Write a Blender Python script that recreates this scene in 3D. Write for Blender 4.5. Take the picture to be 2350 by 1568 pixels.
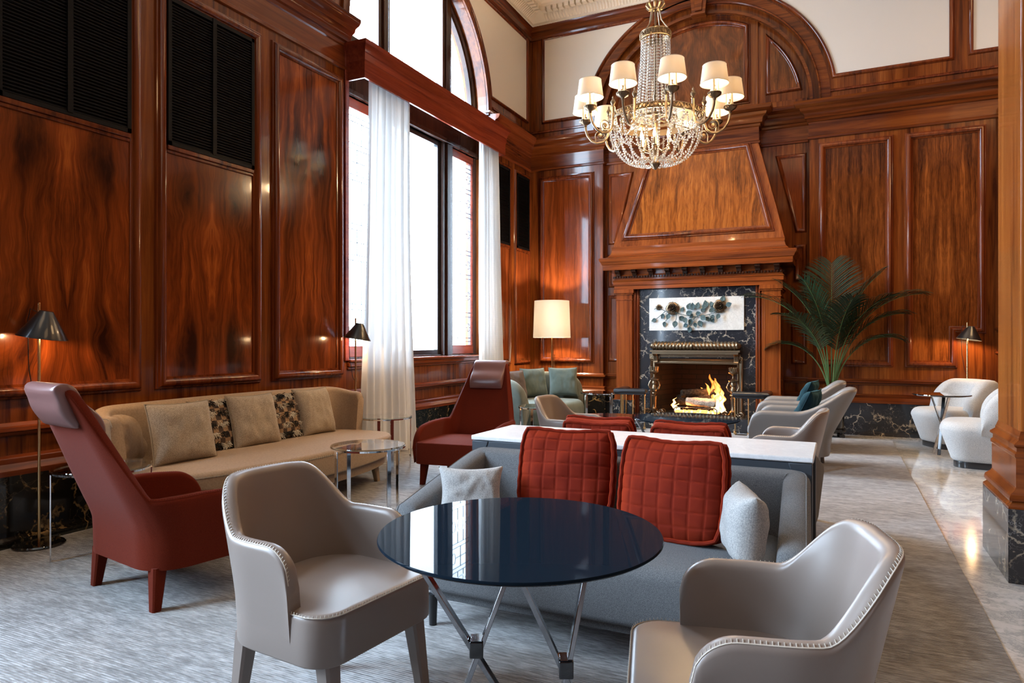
import bpy, math, random
from mathutils import Vector, Matrix, noise
PI = math.pi
R = math.radians
for o in list(bpy.data.objects):
    bpy.data.objects.remove(o)
S = bpy.context.scene
COL = S.collection
random.seed(7)

# ------------------------------------------------------------------ camera
cd = bpy.data.cameras.new('camera')
cd.sensor_width = 36.0
cd.lens = 1567.0 / 2350.0 * 36.0
cd.clip_start = 0.05
cd.clip_end = 200
cam = bpy.data.objects.new('camera', cd)
COL.objects.link(cam)
cam.location = (0, 0, 1.25)
cam.rotation_euler = (R(90), 0, R(25.6))
S.camera = cam

# ------------------------------------------------------------------ world, exposure
w = bpy.data.worlds.new('world'); S.world = w; w.use_nodes = True
nt = w.node_tree; nt.nodes.clear()
wo = nt.nodes.new('ShaderNodeOutputWorld'); bg = nt.nodes.new('ShaderNodeBackground')
tc = nt.nodes.new('ShaderNodeTexCoord'); sx = nt.nodes.new('ShaderNodeSeparateXYZ')
rp = nt.nodes.new('ShaderNodeValToRGB')
nt.links.new(tc.outputs['Generated'], sx.inputs[0]); nt.links.new(sx.outputs['Z'], rp.inputs[0])
rp.color_ramp.elements[0].position = 0.0; rp.color_ramp.elements[0].color = (.34, .43, .52, 1)
rp.color_ramp.elements[1].position = 0.25; rp.color_ramp.elements[1].color = (.66, .83, 1.0, 1)
nt.links.new(rp.outputs[0], bg.inputs[0]); nt.links.new(bg.outputs[0], wo.inputs[0])
bg.inputs[1].default_value = 35.0
S.view_settings.view_transform = 'Standard'
S.view_settings.look = 'None'
S.view_settings.exposure = 0.5
S.view_settings.gamma = 1.0
S.view_settings.use_curve_mapping = False
cy = S.cycles
cy.use_denoising = True
try: cy.denoiser = 'OPENIMAGEDENOISE'
except Exception: pass
cy.max_bounces = 6; cy.diffuse_bounces = 2; cy.glossy_bounces = 3
cy.transmission_bounces = 6; cy.transparent_max_bounces = 12
cy.caustics_reflective = False; cy.caustics_refractive = False
cy.sample_clamp_indirect = 6.0; cy.sample_clamp_direct = 60.0
cy.use_light_tree = True
cy.use_adaptive_sampling = True; cy.adaptive_threshold = 0.02

def area(name, loc, rot, sx_, sy_, power, col, portal=False, spread=None):
    l = bpy.data.lights.new(name, 'AREA'); l.shape = 'RECTANGLE'; l.size = sx_; l.size_y = sy_
    l.energy = power; l.color = col
    if portal: l.cycles.is_portal = True
    if spread: l.spread = R(spread)
    o = bpy.data.objects.new(name, l); COL.objects.link(o); o.location = loc; o.rotation_euler = rot
    return o
def point(name, loc, power, col, rad=.05):
    l = bpy.data.lights.new(name, 'POINT'); l.energy = power; l.color = col; l.shadow_soft_size = rad
    o = bpy.data.objects.new(name, l); COL.objects.link(o); o.location = loc
    return o
WARM = (1.0, .62, .30)
# daylight enters through the tall windows of the left wall (sky portals in the openings)
for yc in (7.2, -.4):
    area('window_daylight', (-4.97, yc, 3.55), (0, R(-90), 0), 5.3, 3.1, 1.0, (1, 1, 1), portal=True)
# added warm fill below the ceiling, without fittings: behind the camera and on the right
for (x, y, z, p) in ((-1.85, -.8, 6.5, 25), (3.4, 1.5, 6.5, 30), (3.4, 7.0, 6.5, 130)):
    area('warm_fill_light', (x, y, z), (0, 0, 0), 2.2, 2.2, p, WARM)

# ------------------------------------------------------------------ mesh helpers
class MB:
    def __init__(s):
        s.v = []; s.f = []
    def add(s, vs, fs, M=None):
        b = len(s.v)
        if M is not None: vs = [M @ Vector(q) for q in vs]
        s.v += [tuple(q) for q in vs]
        s.f += [tuple(b + i for i in f) for f in fs]
        return s
    def box(s, x0, x1, y0, y1, z0, z1, M=None):
        vs = [(x0,y0,z0),(x1,y0,z0),(x1,y1,z0),(x0,y1,z0),(x0,y0,z1),(x1,y0,z1),(x1,y1,z1),(x0,y1,z1)]
        return s.add(vs, [(0,3,2,1),(4,5,6,7),(0,1,5,4),(1,2,6,5),(2,3,7,6),(3,0,4,7)], M)
    def rings(s, rs, closed=True, cap0=True, cap1=True):
        """rs: list of rings (equal length lists of points)"""
        n = len(rs[0]); vs = [p for r in rs for p in r]; fs = []
        for i in range(len(rs)-1):
            for j in range(n if closed else n-1):
                k = (j+1) % n
                fs.append((i*n+j, i*n+k, (i+1)*n+k, (i+1)*n+j))
        if cap0 and closed: fs.append(tuple(range(n-1, -1, -1)))
        if cap1 and closed: fs.append(tuple((len(rs)-1)*n + j for j in range(n)))
        return s.add(vs, fs)
    def lathe(s, prof, c=(0,0,0), n=32, M=None):
        rs = []
        for r, z in prof:
            r = max(r, 1e-4)
            rs.append([(c[0]+r*math.cos(2*PI*j/n), c[1]+r*math.sin(2*PI*j/n), c[2]+z) for j in range(n)])
        if M is not None: rs = [[M @ Vector(p) for p in r_] for r_ in rs]
        return s.rings(rs)
    def tube(s, pts, r, n=8, closed=False, caps=True, flat=None):
        pts = [Vector(p) for p in pts]; m = len(pts)
        rad = r if isinstance(r, (list, tuple)) else [r]*m
        rs = []; up = None
        for i, p in enumerate(pts):
            if closed: t = pts[(i+1) % m] - pts[i-1]
            else: t = pts[min(i+1, m-1)] - pts[max(i-1, 0)]
            if t.length < 1e-9: t = Vector((0,0,1))
            t.normalize()
            if up is None:
                up = Vector((0,0,1)) if abs(t.z) < .9 else Vector((1,0,0))
            a = up - t*up.dot(t)
            if a.length < 1e-6: a = t.orthogonal()
            a.normalize(); up = a; b = t.cross(a)
            fx, fy = (1, 1) if flat is None else flat
            rs.append([p + (a*math.cos(2*PI*j/n)*fx + b*math.sin(2*PI*j/n)*fy)*rad[i] for j in range(n)])
        if closed:
            rs.append(rs[0]); return s.rings(rs, cap0=False, cap1=False)
        return s.rings(rs, cap0=caps, cap1=caps)
    def bar(s, p, q, w, h, up=(0,0,1)):
        p = Vector(p); q = Vector(q); t = (q-p).normalized(); u = Vector(up)
        if abs(t.dot(u)) > .98: u = Vector((1,0,0))
        a = t.cross(u).normalized()*(w/2); b = a.cross(t).normalized()*(h/2)
        return s.rings([[p+a+b, p-a+b, p-a-b, p+a-b], [q+a+b, q-a+b, q-a-b, q+a-b]])
    def grid(s, fn, nu, nv, cu=False, cv=False):
        vs = [fn(i/nu, j/nv) for i in range(nu + (0 if cu else 1)) for j in range(nv + (0 if cv else 1))]
        W = nv + (0 if cv else 1); H = nu + (0 if cu else 1); fs = []
        for i in range(nu):
            for j in range(nv):
                a = i; b = (i+1) % H; c = j; d = (j+1) % W
                fs.append((a*W+c, b*W+c, b*W+d, a*W+d))
        return s.add(vs, fs)
    def build(s, name, m=None, parent=None, smooth=True, bevel=0, sub=0, ang=40, weld=False, bseg=2, loc=None, rot=None, solid=0):
        me = bpy.data.meshes.new(name); me.from_pydata(s.v, [], s.f)
        me.validate()
        if m: me.materials.append(m)
        o = bpy.data.objects.new(name, me); COL.objects.link(o)
        if parent: o.parent = parent
        if loc: o.location = loc
        if rot: o.rotation_euler = rot
        import bmesh
        bm = bmesh.new(); bm.from_mesh(me)
        if weld: bmesh.ops.remove_doubles(bm, verts=bm.verts, dist=1e-5)
        bmesh.ops.recalc_face_normals(bm, faces=bm.faces)
        if smooth:
            ca = R(ang)
            for f in bm.faces: f.smooth = True
            for e in bm.edges:
                if len(e.link_faces) == 2 and e.calc_face_angle(0) > ca: e.smooth = False
        bm.to_mesh(me); bm.free()
        if solid:
            sd = o.modifiers.new('solid', 'SOLIDIFY'); sd.thickness = solid; sd.offset = 0
        if bevel:
            bv = o.modifiers.new('bevel', 'BEVEL'); bv.width = bevel; bv.segments = bseg; bv.limit_method = 'ANGLE'; bv.angle_limit = R(35)
            bv.harden_normals = False
        if sub:
            sb = o.modifiers.new('sub', 'SUBSURF'); sb.levels = sub; sb.render_levels = sub
        return o

def thing(name, label, cat, loc=(0,0,0), rz=0, group=None):
    o = bpy.data.objects.new(name, None); COL.objects.link(o)
    o.empty_display_size = .1
    o.location = loc; o.rotation_euler = (0, 0, rz)
    return tag(o, label, cat, group)
def tag(o, label, cat, group=None):
    o['label'] = label; o['category'] = cat
    if group: o['group'] = group
    return o
def struct(o):
    o['kind'] = 'structure'; return o
def dup(root, loc, rz, label=None, group=None, cat=None):
    r = root.copy(); COL.objects.link(r); r.location = loc; r.rotation_euler = (0, 0, rz)
    if label: r['label'] = label
    if group: r['group'] = group
    for ch in list(root.children):
        c = ch.copy(); COL.objects.link(c); c.parent = r
        for g in ch.children:
            d = g.copy(); COL.objects.link(d); d.parent = c
    return r

def mitre(pts, off, closed=True):
    """offset a 2D polyline to its left-hand side by off (mitred)"""
    n = len(pts); out = []
    for i, p in enumerate(pts):
        p = Vector(p)
        if closed or 0 < i < n-1:
            a = Vector(pts[i-1]); b = Vector(pts[(i+1) % n])
            d1 = (p-a).normalized(); d2 = (b-p).normalized()
        elif i == 0:
            d1 = d2 = (Vector(pts[1])-p).normalized()
        else:
            d1 = d2 = (p-Vector(pts[i-1])).normalized()
        n1 = Vector((-d1.y, d1.x)); n2 = Vector((-d2.y, d2.x))
        m = n1+n2
        if m.length < 1e-6: m = n1
        m.normalize(); k = off / max(.3, m.dot(n1))
        out.append((p.x+m.x*k, p.y+m.y*k))
    return out
def frame_mould(B, poly, prof, MP, outward=True):
    """sweep prof [(o,h)] round closed polygon poly (CCW) drawn in the wall plane; MP maps (a,b,h) to 3D"""
    rs = []
    for o_, h in prof:
        q = mitre(poly, -o_ if outward else o_)
        rs.append([MP(a, b, h) for a, b in q])
    B.rings(rs, cap0=False, cap1=False)
def plan_sweep(B, path, prof):
    """sweep prof [(d,z)] along an open plan polyline; d is measured to the left of the path"""
    cols = [mitre(path, d, closed=False) for d, z in prof]
    n = len(path); m = len(prof)
    rs = [[(cols[k][i][0], cols[k][i][1], prof[k][1]) for k in range(m)] for i in range(n)]
    B.rings(rs, closed=True)
def arc(cx, cz, r, a0, a1, n):
    return [(cx + r*math.cos(R(a0+(a1-a0)*i/n)), cz + r*math.sin(R(a0+(a1-a0)*i/n))) for i in range(n+1)]
def sm(a, b, x):
    if a == b: return float(x > a)
    t = max(0., min(1., (x-a)/(b-a))); return t*t*(3-2*t)
def resample(pts, n, closed=False):
    pts = [Vector(p) for p in pts]
    if closed: pts = pts + [pts[0]]
    L = [0]
    for i in range(1, len(pts)): L.append(L[-1] + (pts[i]-pts[i-1]).length)
    out = []; k = 0
    for i in range(n if closed else n+1):
        t = L[-1]*i/n
        while k < len(L)-2 and L[k+1] < t: k += 1
        u = (t-L[k])/max(1e-9, L[k+1]-L[k]); out.append(pts[k].lerp(pts[k+1], min(1, u)))
    return out
# ------------------------------------------------------------------ materials
class NM:
    def __init__(s, name):
        s.m = bpy.data.materials.new(name); s.m.use_nodes = True; s.t = s.m.node_tree; s.t.nodes.clear()
        s.out = s.t.nodes.new('ShaderNodeOutputMaterial')
    def n(s, typ, ins=None, **kw):
        d = s.t.nodes.new('ShaderNode'+typ)
        for k, v in kw.items(): setattr(d, k, v)
        for k, v in (ins or {}).items():
            if isinstance(v, bpy.types.NodeSocket): s.t.links.new(v, d.inputs[k])
            else: d.inputs[k].default_value = v
        return d
    def math(s, op, a, b=0.0, c=0.0):
        return s.n('Math', {0: a, 1: b, 2: c}, operation=op).outputs[0]
    def ramp(s, fac, stops, interp='LINEAR'):
        d = s.n('ValToRGB', {0: fac}); cr = d.color_ramp; cr.interpolation = interp
        while len(cr.elements) < len(stops): cr.elements.new(.5)
        for e, (p, c) in zip(cr.elements, stops): e.position = p; e.color = tuple(c)+((1,) if len(c) == 3 else ())
        return d.outputs[0]
    def mix(s, fac, a, b, blend='MIX'):
        d = s.n('MixRGB', {0: fac, 1: a, 2: b}, blend_type=blend); return d.outputs[0]
    def coord(s, which='Object', scale=(1,1,1), rot=(0,0,0), loc=(0,0,0)):
        tcn = s.n('TexCoord'); mp = s.n('Mapping', {'Vector': tcn.outputs[which], 'Scale': scale, 'Rotation': rot, 'Location': loc})
        return mp.outputs[0]
    def noise(s, vec, scale, detail=4, rough=.5, dist=0.0):
        return s.n('TexNoise', {'Vector': vec, 'Scale': scale, 'Detail': detail, 'Roughness': rough, 'Distortion': dist}).outputs['Fac']
    def bump(s, h, strength=.3, dist=.01, normal=None):
        i = {'Strength': strength, 'Distance': dist, 'Height': h}
        if normal: i['Normal'] = normal
        return s.n('Bump', i).outputs[0]
    def bsdf(s, col, rough=.5, metal=0.0, **kw):
        ins = {'Base Color': col if isinstance(col, bpy.types.NodeSocket) else tuple(col)[:3]+(1,), 'Roughness': rough, 'Metallic': metal}
        for k, v in kw.items():
            ins[k.replace('_', ' ')] = v
        d = s.n('BsdfPrincipled', ins); s.t.links.new(d.outputs[0], s.out.inputs[0]); return d
    def surf(s, sock): s.t.links.new(sock, s.out.inputs[0]); return s.m

def simple(name, col, rough=.5, metal=0.0, **kw):
    a = NM(name); a.bsdf(col, rough, metal, **kw); return a.m

def wood(name, dark, mid, light, axis='Z', gloss=.2, scale=1.0, coat=.4):
    """straight grained varnished timber; grain runs along the given axis"""
    a = NM(name)
    sc = {'Z': (22, 22, 1.1), 'X': (1.1, 22, 22), 'Y': (22, 1.1, 22)}[axis]
    v = a.coord('Object', tuple(q*scale for q in sc))
    n1 = a.noise(v, 1.0, 6, .6, .6)
    v2 = a.coord('Object', tuple(q*.12*scale for q in sc))
    n2 = a.noise(v2, 1.0, 3, .5, .8)
    f = a.math('ADD', a.math('MULTIPLY', n1, .55), a.math('MULTIPLY', n2, .45))
    c = a.ramp(f, [(.36, dark), (.5, mid), (.66, light)])
    rough = a.math('ADD', a.math('MULTIPLY', n2, .12), gloss-.04)
    bp = a.bump(n2, .04, .02, a.bump(n1, .08, .002))
    a.bsdf(c, rough, 0, Specular_IOR_Level=.12, Coat_Weight=coat, Coat_Roughness=.07, Coat_IOR=1.42, Normal=bp)
    return a.m

def veneer(name, dark, mid, light, fx=2.6, fz=.55, knots=((.0, .0),), gloss=.2, seed=0.0, style='feather', wav=.20, kd=.32, grad=0.0):
    """bookmatched figured veneer, mirrored about the panel's own centre line (object X = across, object Z = up)"""
    a = NM(name)
    tcn = a.n('TexCoord'); sp = a.n('SeparateXYZ', {0: tcn.outputs['Object']})
    ax = a.math('ABSOLUTE', sp.outputs['X'])
    z = sp.outputs['Z']
    # big distortion
    cv = a.n('CombineXYZ', {0: ax, 1: seed, 2: z}).outputs[0]
    d1 = a.n('TexNoise', {'Vector': cv, 'Scale': 1.7, 'Detail': 3.0, 'Roughness': .55}).outputs['Fac']
    xx = a.math('ADD', ax, a.math('MULTIPLY', a.math('SUBTRACT', d1, .5), wav))
    # pinch the grain round the knots
    kn = None
    for (kx, kz) in knots:
        dx = a.math('SUBTRACT', ax, kx); dz = a.math('MULTIPLY', a.math('SUBTRACT', z, kz), .55)
        r2 = a.math('ADD', a.math('MULTIPLY', dx, dx), a.math('MULTIPLY', dz, dz))
        g = a.math('DIVIDE', .012, a.math('ADD', r2, .012))
        xx = a.math('ADD', xx, a.math('MULTIPLY', a.math('MULTIPLY', dx, g), -.5))
        kn = g if kn is None else a.math('MAXIMUM', kn, g)
    vv = a.n('CombineXYZ', {0: a.math('MULTIPLY', xx, fx*4), 1: seed, 2: a.math('MULTIPLY', z, fz*2)}).outputs[0]
    n1 = a.noise(vv, 1.0, 5, .6, 1.2)
    vf = a.n('CombineXYZ', {0: a.math('MULTIPLY', xx, fx*48), 1: seed, 2: a.math('MULTIPLY', z, fz*4)}).outputs[0]
    n2 = a.noise(vf, 1.0, 7, .65, .8)
    if style == 'feather':
        vg = a.n('CombineXYZ', {0: a.math('MULTIPLY', xx, fx*11), 1: seed+3, 2: a.math('MULTIPLY', z, 3.4)}).outputs[0]
        n3 = a.noise(vg, 1.0, 5, .65, 1.0)
        n1 = a.math('ADD', a.math('MULTIPLY', n1, .6), a.math('MULTIPLY', n3, .4))
    f = a.math('ADD', a.math('MULTIPLY', n1, .64), a.math('MULTIPLY', n2, .36))
    k2 = a.math('MULTIPLY', kn, a.math('ADD', a.math('MULTIPLY', n2, kd), .01))
    f = a.math('SUBTRACT', f, k2)
    if style == 'feather': f = a.math('ADD', a.math('MULTIPLY', a.math('SUBTRACT', f, .5), 1.45), .5)
    if grad: f = a.math('SUBTRACT', f, a.math('MULTIPLY', z, grad))
    c = a.ramp(f, [(.30, dark), (.42, tuple((p+q)/2 for p, q in zip(dark, mid))), (.51, mid), (.64, light)])
    vb = a.n('CombineXYZ', {0: a.math('MULTIPLY', sp.outputs['X'], 5.), 1: seed, 2: a.math('MULTIPLY', z, .9)}).outputs[0]
    nb = a.noise(vb, 1.0, 2, .5)
    bp = a.bump(nb, .10, .03, a.bump(n2, .10, .0015))
    a.bsdf(c, gloss, 0, Specular_IOR_Level=.12, Coat_Weight=.45, Coat_Roughness=.06, Coat_IOR=1.42, Normal=bp)
    return a.m

D, M_, L_ = (.022, .0045, .0018), (.165, .034, .0085), (.36, .092, .019)
W = {}
W['stile'] = wood('mahogany_upright', (.045, .009, .003), (.15, .036, .0075), (.265, .076, .0135))
W['rail'] = wood('mahogany_rail', (.045, .009, .003), (.125, .028, .006), (.21, .056, .0105), 'X')
W['raily'] = wood('mahogany_rail_side', (.05, .011, .005), (.14, .030, .009), (.22, .052, .015), 'Y')
W['mould'] = wood('mahogany_moulding', (.045, .009, .0035), (.14, .029, .0075), (.22, .052, .012), 'Z', gloss=.16, coat=.65)
W['dark'] = wood('dark_window_joinery', (.012, .006, .004), (.03, .012, .007), (.055, .02, .011), gloss=.25)
W['red'] = wood('red_valance_timber', (.10, .014, .007), (.19, .030, .014), (.27, .05, .02), 'Y', gloss=.22)
W['gold'] = wood('golden_mahogany', (.13, .030, .006), (.27, .072, .013), (.38, .115, .020), 'Z', gloss=.22, scale=.8)
W['mant'] = wood('mantel_mahogany', (.08, .017, .005), (.195, .045, .0095), (.29, .075, .015), 'X', gloss=.2)
W['mantv'] = wood('mantel_mahogany_upright', (.08, .017, .005), (.195, .045, .0095), (.29, .075, .015), 'Z', gloss=.2)
V = {}
V['burl1'] = veneer('flame_walnut_veneer', (.028,.006,.002), (.24,.048,.009), (.50,.13,.021), 1.5, .42, ((.25, .62), (.27, -.62)), seed=1.3, style='plain')
V['burl2'] = veneer('flame_walnut_veneer_two', (.026,.0055,.002), (.21,.042,.008), (.46,.115,.019), 1.6, .42, ((.22, .60), (.22, -.62)), seed=4.1, style='plain')
V['burl3'] = veneer('flame_walnut_veneer_three', (.028,.006,.002), (.20,.042,.009), (.43,.105,.018), 1.8, .40, ((.12, .55), (.14, -1.2)), seed=7.7, style='plain')
V['red'] = veneer('plain_mahogany_veneer', (.045,.010,.004), (.19,.042,.010), (.32,.078,.018), 2.2, .30, ((.5, -4.),), seed=2.7, style='plain', gloss=.17, wav=.10)
V['feather1'] = veneer('feathered_walnut_veneer', (.026,.006,.002), (.14,.036,.008), (.27,.074,.015), 1.7, .35, ((.20, -3.2),), seed=9.2, wav=.08, grad=.055)
V['feather2'] = veneer('feathered_walnut_veneer_two', (.026,.006,.002), (.145,.037,.008), (.28,.078,.015), 1.6, .35, ((.22, -3.4),), seed=12.4, wav=.08, grad=.05)
V['hood'] = veneer('amber_walnut_veneer', (.055,.013,.003), (.26,.066,.010), (.40,.122,.019), 1.5, .35, ((.3, 3.1),), seed=15.8, wav=.12)
V['lun'] = veneer('lunette_veneer', (.035,.010,.004), (.13,.036,.010), (.24,.07,.018), 1.2, .9, ((.3, 3.1),), seed=18.8, style='plain')

def portoro(name, base, vein, vein2, sc=1.0, rough=.12):
    a = NM(name); v = a.coord('Object', (sc, sc, sc))
    w0 = a.n('TexNoise', {'Vector': v, 'Scale': 3.0, 'Detail': 5., 'Roughness': .6})
    vv = a.n('VectorMath', {0: v, 1: a.n('VectorMath', {0: w0.outputs['Color'], 3: .55}, operation='SCALE').outputs[0]}, operation='ADD').outputs[0]
    vo = a.n('TexVoronoi', {'Vector': vv, 'Scale': 3.2}, feature='DISTANCE_TO_EDGE').outputs['Distance']
    vo2 = a.n('TexVoronoi', {'Vector': vv, 'Scale': 9.5}, feature='DISTANCE_TO_EDGE').outputs['Distance']
    m = a.noise(v, 4.5, 4, .6)
    l1 = a.ramp(vo, [(0, (1,1,1)), (.018, (.75,.75,.75)), (.045, (0,0,0))])
    l2 = a.ramp(vo2, [(0, (1,1,1)), (.02, (0,0,0))])
    f1 = a.math('MULTIPLY', l1, a.ramp(m, [(.44, (0,0,0)), (.58, (1,1,1))]))
    f2 = a.math('MULTIPLY', l2, a.ramp(a.noise(v, 3.1, 3, .5), [(.47, (0,0,0)), (.66, (.7,.7,.7))]))
    # small lens-shaped patches of vein colour
    bl = a.ramp(a.noise(vv, 6.0, 3, .5), [(.69, (0,0,0)), (.73, (1,1,1))])
    c = a.mix(f2, tuple(base)+(1,), tuple(vein2)+(1,))
    c = a.mix(f1, c, tuple(vein)+(1,)); c = a.mix(bl, c, tuple(vein)+(1,))
    a.bsdf(c, rough, 0, Coat_Weight=.4, Coat_Roughness=.05); return a.m
W['portoro'] = portoro('black_and_gold_marble', (.006,.006,.006), (.36,.23,.095), (.30,.22,.12), 1.15)
W['firemar'] = portoro('black_marble_with_pale_veins', (.018,.021,.027), (.42,.37,.29), (.34,.35,.36), 1.45, .14)

def palemarble(name, base, vein, sc=1.0, rough=.12, amount=.5, tiles=None):
    a = NM(name); v = a.coord('Object', (sc, sc, sc))
    w0 = a.n('TexNoise', {'Vector': v, 'Scale': 1.6, 'Detail': 6., 'Roughness': .62})
    vv = a.n('VectorMath', {0: v, 1: a.n('VectorMath', {0: w0.outputs['Color'], 3: 1.1}, operation='SCALE').outputs[0]}, operation='ADD').outputs[0]
    ms = a.n('TexNoise', {'Vector': vv, 'Scale': 2.6, 'Detail': 7., 'Roughness': .65, 'Distortion': 1.2}).outputs['Fac']
    rr = a.math('ABSOLUTE', a.math('SUBTRACT', ms, .5))
    f = a.ramp(rr, [(0, (1,1,1)), (.035, (.45,.45,.45)), (.12, (0,0,0))])
    cl = a.ramp(a.noise(v, 1.1, 5, .6), [(.35, (0,0,0)), (.7, (1,1,1))])
    c = a.mix(a.math('MULTIPLY', f, amount), tuple(base)+(1,), tuple(vein)+(1,))
    c = a.mix(a.math('MULTIPLY', cl, amount*.7), c, tuple((p+q)/2 for p, q in zip(base, vein))+(1,))
    if tiles:
        tcn = a.n('TexCoord')
        br = a.n('TexBrick', {'Vector': tcn.outputs['Object'], 'Color1': (0,0,0,1), 'Color2': (1,1,1,1), 'Mortar': (.5,.5,.5,1), 'Scale': 1.0, 'Mortar Size': .0, 'Bias': 0.0, 'Brick Width': tiles, 'Row Height': tiles*.75})
        br.offset = .5
        c = a.mix(a.math('MULTIPLY', br.outputs['Color'], .16), c, (.50,.40,.27,1))
    a.bsdf(c, rough, 0, Coat_Weight=.25, Coat_Roughness=.04); return a.m
W['floor'] = palemarble('pale_grey_floor_marble', (.72,.73,.74), (.24,.27,.30), 1.1, .08, .75, tiles=1.1)
W['carrara'] = palemarble('white_veined_marble', (.90,.91,.92), (.50,.52,.55), 2.4, .35, .30)
W['plaque'] = palemarble('cream_mottled_stone', (.70,.70,.67), (.42,.42,.40), 4.5, .35, .55)

def carpet():
    a = NM('striated_silvery_carpet')
    v = a.coord('Object', (16.0, 80, 1)); n1 = a.noise(v, 1.0, 4, .6, .25)
    v2 = a.coord('Object', (5.0, 17, 1)); n2 = a.noise(v2, 1.0, 4, .6, .3)
    v3 = a.coord('Object', (.8, 1.3, 1)); n3 = a.noise(v3, 1.0, 3, .5, .3)
    f = a.math('ADD', a.math('MULTIPLY', n1, .5), a.math('ADD', a.math('MULTIPLY', n2, .3), a.math('MULTIPLY', n3, .2)))
    c = a.ramp(f, [(.36, (.075,.068,.064)), (.46, (.18,.175,.172)), (.56, (.38,.38,.385)), (.70, (.62,.62,.625))])
    rib = a.n('TexWave', {'Vector': a.coord('Object', (1,1,1)), 'Scale': 26.0, 'Distortion': 1.5, 'Detail': 2.0}, wave_type='BANDS', bands_direction='Y').outputs['Fac']
    c = a.mix(a.math('MULTIPLY', rib, .45), c, a.mix(1.0, c, (.50,.48,.45,1), 'MULTIPLY'))
    bp = a.bump(a.math('ADD', rib, a.math('MULTIPLY', n1, .6)), .5, .006)
    a.bsdf(c, .62, 0, Sheen_Weight=.35, Sheen_Roughness=.4, Normal=bp); return a.m
W['carpet'] = carpet()

def fabric(name, col, col2=None, sc=260, rough=.9, sheen=.3, bumpd=.0012, amt=1.0, detail=2):
    a = NM(name); v = a.coord('Object', (1, 1, 1)); col2 = col2 or tuple(q*.6 for q in col)
    n = a.noise(v, sc, detail, .6); b = a.noise(v, 5, 3, .5)
    f = a.ramp(n, [(.5-.18/amt, (0,0,0)), (.5+.18/amt, (1,1,1))])
    c = a.mix(f, tuple(col2)+(1,), tuple(col)+(1,)); c = a.mix(a.math('MULTIPLY', b, .25), c, tuple(q*.7 for q in col)+(1,))
    bp = a.bump(n, .6, bumpd)
    a.bsdf(c, rough, 0, Sheen_Weight=sheen, Sheen_Roughness=.4, Specular_IOR_Level=.06, Normal=bp); return a.m
def leather(name, col, rough=.42):
    a = NM(name); v = a.coord('Object', (1,1,1))
    n = a.noise(v, 420, 3, .6); b = a.noise(v, 4, 3, .5)
    c = a.mix(a.math('MULTIPLY', b, .3), tuple(col)+(1,), tuple(q*.78 for q in col)+(1,))
    a.bsdf(c, rough, 0, Normal=a.bump(n, .12, .0006), Coat_Weight=.12, Coat_Roughness=.3); return a.m
def velvet(name, col, dark=None, grid=None):
    a = NM(name); dark = dark or tuple(q*.35 for q in col)
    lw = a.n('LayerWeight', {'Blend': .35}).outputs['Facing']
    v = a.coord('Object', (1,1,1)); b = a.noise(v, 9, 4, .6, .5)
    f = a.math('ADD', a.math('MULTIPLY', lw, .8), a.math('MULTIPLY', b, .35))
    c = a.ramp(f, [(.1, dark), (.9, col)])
    a.bsdf(c, .85, 0, Specular_IOR_Level=.15, Sheen_Weight=.25, Sheen_Roughness=.3, Sheen_Tint=tuple(min(1, q*2+.02) for q in col)+(1,), Normal=a.bump(a.noise(v, 600, 2, .5), .2, .0006)); return a.m
W['taupe'] = leather('taupe_leather', (.245,.195,.168), .38)
W['taupe2'] = leather('grey_taupe_leather', (.19,.172,.158))
W['stitch'] = simple('pale_thread', (.55,.49,.42), .7)
W['redwool'] = fabric('rust_red_wool', (.165,.024,.010), (.085,.010,.0045), 520, .95, .08, .0008)
W['maroon'] = leather('maroon_leather', (.20,.10,.092), .28)
W['beige'] = fabric('beige_suede_fabric', (.43,.31,.21), (.33,.235,.155), 90, .88, .3, .0008)
W['beigepil'] = fabric('oatmeal_chenille', (.52,.44,.34), (.24,.19,.14), 230, .95, .15, .002, amt=1.3)
W['beigepip'] = simple('beige_piping', (.33,.27,.2), .8)
W['grey'] = fabric('blue_grey_woven_wool', (.215,.22,.225), (.085,.092,.10), 360, .95, .08, .0012, amt=1.1)
W['palegrey'] = fabric('pale_grey_knit', (.54,.53,.51), (.30,.30,.30), 230, .95, .2, .003, amt=1.2)
W['boucle'] = fabric('off_white_boucle', (.60,.60,.59), (.36,.37,.38), 210, .95, .2, .003, amt=1.2)
W['sage'] = velvet('sage_green_velvet', (.225,.235,.20), (.07,.082,.068))
W['sage2'] = velvet('pale_sage_velvet', (.225,.26,.235), (.065,.092,.082))
W['greybrown'] = velvet('grey_brown_velvet', (.22,.18,.165), (.07,.055,.052))
W['teal'] = velvet('dark_teal_velvet', (.022,.07,.085), (.003,.011,.016))
W['rust'] = velvet('rust_orange_velvet', (.40,.040,.009), (.13,.009,.003))
W['chrome'] = simple('polished_chrome', (.82,.84,.86), .06, 1.0)
W['darkchrome'] = simple('black_chrome', (.30,.31,.33), .07, 1.0)
W['brass'] = simple('satin_brass', (.62,.44,.22), .24, 1.0)
W['bronze'] = simple('antique_bronze', (.22,.16,.10), .38, 1.0)
W['darkbronze'] = simple('dark_bronze', (.17,.115,.07), .32, 1.0)
W['blackm'] = simple('black_lacquered_metal', (.012,.013,.015), .3, 0.0, Coat_Weight=.5)
W['graphite'] = simple('graphite_painted_metal', (.055,.066,.08), .42, 0.2)
W['blackgloss'] = simple('gloss_black_ceramic', (.006,.006,.007), .08, 0, Coat_Weight=.6)
W['blackleather'] = leather('black_leather', (.012,.013,.016), .28)
W['navy'] = simple('dark_navy_glass', (.007,.0125,.020), .02, 0, Specular_IOR_Level=.012)
W['smoke'] = simple('black_tinted_glass', (.008,.009,.011), .02, 0, Coat_Weight=1.0, Coat_Roughness=.01)
W['cream'] = simple('cream_plaster', (.74,.65,.53), .8)
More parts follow.
